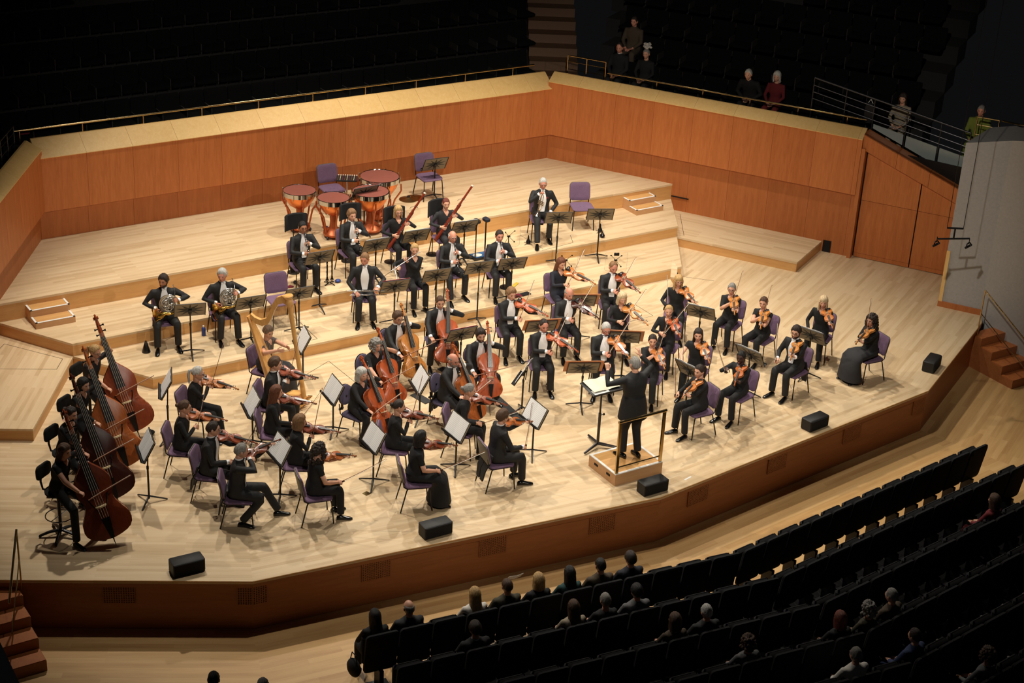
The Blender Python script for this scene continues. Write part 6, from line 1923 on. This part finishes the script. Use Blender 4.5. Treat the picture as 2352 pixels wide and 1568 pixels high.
# ------------------------------------------------------------------ choir stalls behind the platform
plain('choir_panel', (10, 10, 11), 1.0, spec=0.15)
plain('choir_edge', (34, 31, 29), 0.8)
plain('aisle_wood', (92, 64, 42), 0.6)
def make_choir_seat():
    t = Tpl()
    b = MB(); curved_back(b, [(x, z + .60) for x, z in rrect(.50, .44, .03)], lambda x, z: -.20 - (z - .5) * .15, .06)
    t.part('backrest', b, 'choir_panel')
    t.part('seat_cushion', MB().bbox((0, .05, .42), (.47, .42, .07), .02), 'choir_panel')
    t.part('divider', MB().box((.255, .0, .45), (.02, .36, .22)), 'choir_edge')
    return t
CSEAT = make_choir_seat()
ch = struct('floor_choir', None)
ZC, DZ, DY = 2.12, .40, .86
for k in range(6):
    y = 9.95 + DY * k; z = ZC + DZ * k
    slab('terrace_step', [(-12, y - .45), (6.4 + .5 * k, y - .45), (6.4 + .5 * k, y + .45), (-12, y + .45)], z, .45, 'terrace', 0, ch)
    MB().box((-2.8 + .25 * k, y - .44, z + .0), (18.4 + .5 * k, .05, .03)).build('step_edge', 'choir_edge', ch, angle=None)
    for i in range(40):
        x = -11.4 + .515 * i
        if x > 6.0 + .5 * k or not in_view((x, y, z + .6), 30, 20): continue
        CSEAT.put('choir_seat', T(x, y, z) @ rotz(math.pi), f'dark choir seat in the {["front", "second", "third", "fourth", "fifth", "sixth"][k]} row behind the back wall', 'seat', f'{["front", "second", "third", "fourth", "fifth", "sixth"][k]} choir row')
SRow = {}
for k in range(8):
    off = 1.0 + DY * k; z = ZC + DZ * k
    a, b = wr(.7 - .25 * k, off - .45), wr(7.9, off - .45); c, d = wr(7.9, off + .45), wr(.7 - .25 * k, off + .45)
    slab('terrace_step', [(a.x, a.y), (b.x, b.y), (c.x, c.y), (d.x, d.y)], z, .45, 'terrace', aR, ch)
    for i in range(24):
        s_ = 1.25 + .53 * i - .25 * k
        p = wr(s_, off, z)
        if s_ > 7.6 or not in_view((p.x, p.y, z + .6), 30, 20): continue
        CSEAT.put('choir_seat', T(p) @ rotz(aR + math.pi), f'dark side choir seat in the {ROWN[k]} row above the right wall', 'seat', f'{ROWN[k]} side choir row')
    SRow[k] = (off, z)
# wooden aisle steps in the corner between the two blocks
bis = Vector((.50, .866, 0))
for k in range(12):
    p = Vector((6.2, 9.5, 0)) + bis * (.43 * k)
    MB().box((0, 0, 0), (1.1, .44, .2)).build('aisle_step', 'aisle_wood', ch, T(p.x, p.y, ZC + .2 * k) @ rotz(math.atan2(bis.y, bis.x) - math.pi / 2), angle=None)
SIDE = []
def side_listener(desc, px, py, sex, cloth, hair, haircol, lean=.03, **kw):
    def err(k):
        p = on_z(px, py, SRow[k][1] + 1.28); o = (p.x - WR0.x) * .8466 + (p.y - WR0.y) * .5322
        return abs(o - SRow[k][0] + .05)
    k = min(SRow, key=err)
    p = on_z(px, py, SRow[k][1] + 1.28)
    s_ = (p.x - WR0.x) * TR.x + (p.y - WR0.y) * TR.y
    for kk, ss in SIDE:
        if kk == k and abs(ss - s_) < .52: s_ = ss + math.copysign(.54, s_ - ss)
    SIDE.append((k, s_))
    q = wr(s_, SRow[k][0] + .03, SRow[k][1])
    f = Fig(T(q) @ rotz(aR + math.pi), .92 if sex == 'm' else .88, sex, .45, lean, girth=1.05)
    f.sit_legs(spread=.13)
    f.hand('r', (.09, .26, .60), dirn=(-.6, .7, -.1), pose='relax', pole=(1, -.5, -.4)); f.hand('l', (-.09, .28, .62), dirn=(.6, .7, -.1), pose='relax', pole=(-1, -.5, -.4))
    f.hp = -.15
    f.finish('person', desc, outfit='plain', cloth=cloth, hair=hair, haircol=haircol, group='listeners above the right wall', vneck=False, **kw)
    return f
side_listener('listener in brown jacket in the aisle corner', 1415, 62, 'm', 'cloth_brown', 'crop', 'hair_dark', skin='skin_pink')
side_listener('listener in black with white collar in the side choir', 1405, 110, 'm', 'knit_black', 'thin', 'hair_dark', skin='skin_pink', wcollar=True)
hatp = side_listener('listener in black with feathered grey hat', 1455, 128, 'f', 'knit_black', 'crop', 'hair_grey')
side_listener('listener in black bending forward in the side choir', 1670, 196, 'm', 'knit_black', 'crop', 'hair_silver', lean=.26)
side_listener('listener in dark red jacket in the side choir', 1720, 185, 'f', 'cloth_red', 'bob', 'hair_silver')
side_listener('listener in beige jacket behind the sloping rail', 2088, 200, 'f', 'cloth_beige', 'bob', 'hair_dark')
side_listener('listener in green top beside the wing wall', 2250, 250, 'm', 'cloth_green', 'crop', 'hair_grey', skin='skin_pink')
hm_ = hatp.mw @ T(hatp.hc) @ T(0, -.01, .12)
ht = thing('hat', 'fluffy grey feathered hat worn in the side choir', 'hat', hm_)
mb = MB(); rr_ = random.Random(4)
for i in range(26):
    a = rr_.uniform(0, 6.28); e_ = rr_.uniform(0, 1)
    mb.ell((.09 * math.cos(a) * e_, .08 * math.sin(a) * e_, .02 + rr_.uniform(0, .08)), (.035, .02, .03), 6, 4, 0)
mb.build('feathers', 'hair_silver', ht)

# ------------------------------------------------------------------ rails
def rail(label, pts, r=.022, posts=(), zb=None, group='brass handrails', bars=(), mat='brass'):
    t = thing('handrail', label, 'handrail', None, group)
    MB().tube(pts, r, 10).build('top_rail', mat, t)
    for b_ in bars: MB().tube([tuple(Vector(p) - Vector((0, 0, b_))) for p in pts], r * .5, 8).build('bar', mat, t)
    for (p, z0) in posts: MB().cyl((p[0], p[1], z0), tuple(p), .013, 8).build('post', 'dark_steel' if mat != 'brass' else mat, t)
    return t
ps = [(-5.9 + 1.2 * i, 9.24, 2.89) for i in range(10)]
rail('long brass handrail above the back wall', [(-6.0, 9.24, 2.89), (5.45, 9.24, 2.89)], posts=[(p, 2.55) for p in ps])
ps = [tuple(wr(1.3 + 1.05 * i, .30, 2.89)) for i in range(6)]
rail('long brass handrail above the right wall', [tuple(wr(1.2, .30, 2.89)), tuple(wr(6.95, .30, 2.89))], posts=[(p, 2.55) for p in ps])
g0, g1 = wr(.25, .28, 3.13), wr(1.15, .28, 3.13)
rail('short double-bay rail at the aisle foot', [tuple(g0), tuple(g1)], .016, [(tuple(g0), 2.6), (tuple((g0 + g1) / 2), 2.6), (tuple(g1), 2.6)], bars=(.13, .30))
def wl(s, off=0.0, z=0.0):
    p = wr(s, off, z); return Vector((-p.x, p.y, p.z))
g0, g1 = wl(.30, .28, 3.13), wl(1.15, .28, 3.13)
rail('short double-bay rail at the left corner', [tuple(g0), tuple(g1)], .016, [(tuple(g0), 2.6), (tuple((g0 + g1) / 2), 2.6), (tuple(g1), 2.6)], bars=(.13, .30), mat='dark_steel')
rail('handrail above the left wall', [tuple(wl(1.2, .30, 2.89)), tuple(wl(6.0, .30, 2.89))], posts=[(tuple(wl(1.3 + 1.2 * i, .30, 2.89)), 2.55) for i in range(4)])
zr = lambda s: 3.56 - (s - 5.75) * .175
pts = [tuple(wr(s, .36, zr(s))) for s in (5.75, 7.0, 8.0, 9.05)]
t = rail('sloping handrail with four bars above the entrance doors', pts, .022, [(tuple(wr(s, .36, zr(s))), zr(s) - .95) for s in (5.75, 6.45, 7.05, 7.75, 8.45, 9.05)], bars=(.16, .30, .44), mat='dark_steel')
for s0, s1 in ((7.08, 7.72), (7.78, 8.42), (8.48, 9.02)):
    quadprism([wr(s0, .37, zp(s0) + .04), wr(s1, .37, zp(s1) + .04), wr(s1, .37, zr(s1) - .52), wr(s0, .37, zr(s0) - .52)], nO, .012, 'glass_panel', 'glass_panel', t)
g0, g1 = wr(9.12, .36, 3.34), wr(9.55, .36, 3.34)
rail('short end rail beside the wing wall', [tuple(g0), tuple(g1)], .018, [(tuple(g0), 2.4), (tuple(g1), 2.4)], bars=(.16, .36))
rail('brass rail on top of the wing wall', [tuple(wr(9.6, .36, 3.34)), (10.6, .1, 3.6), (11.6, -1.3, 3.75)], .018)
bgp = wr(6.95, .42, 3.02)
bb = thing('black_bag', 'black bag hanging on the sloping handrail post', 'bag', T(bgp) @ rotz(aR))
MB().loft([[(x * s, y * s, z) for x, y in rrect(.20, .10, .03)] for s, z in ((.6, -.22), (1, -.10), (1, .1), (.5, .2))]).build('body', 'black_fabric', bb)
MB().tube([(-.05, 0, .19), (0, 0, .28), (.05, 0, .19)], .008, 6).build('strap', 'white_tape', bb)
for sg, nm in ((1, 'right'), (-1, 'left')):
    P0, P1 = (9.27 * sg, -.90, .80), (9.27 * sg, -2.30, .10)
    if sg < 0: P0, P1 = (-9.22, -.90, .80), (-9.62, -1.75, .25)
    rail(['', 'brass stair rail by the wing wall steps', 'brass stair rail at the double bass end'][sg], [P0, P1], .016, [(P0, -.16)])
    MB().tube([(P0[0], P0[1], P0[2] - .48), (P1[0], P1[1], P1[2] - .48)], .009, 8).build('bar', 'brass', bpy.data.objects[[o.name for o in bpy.data.objects if o.name.startswith('handrail')][-1]])
tag(MB().bbox((0, 0, .03), (.20, .12, .06), .02).build('folded_cloth', 'red_cloth', None, T(-5.62, 9.9, ZC + .46)), 'folded red and grey cloth on a choir seat by the left corner', 'cloth')
make_people()
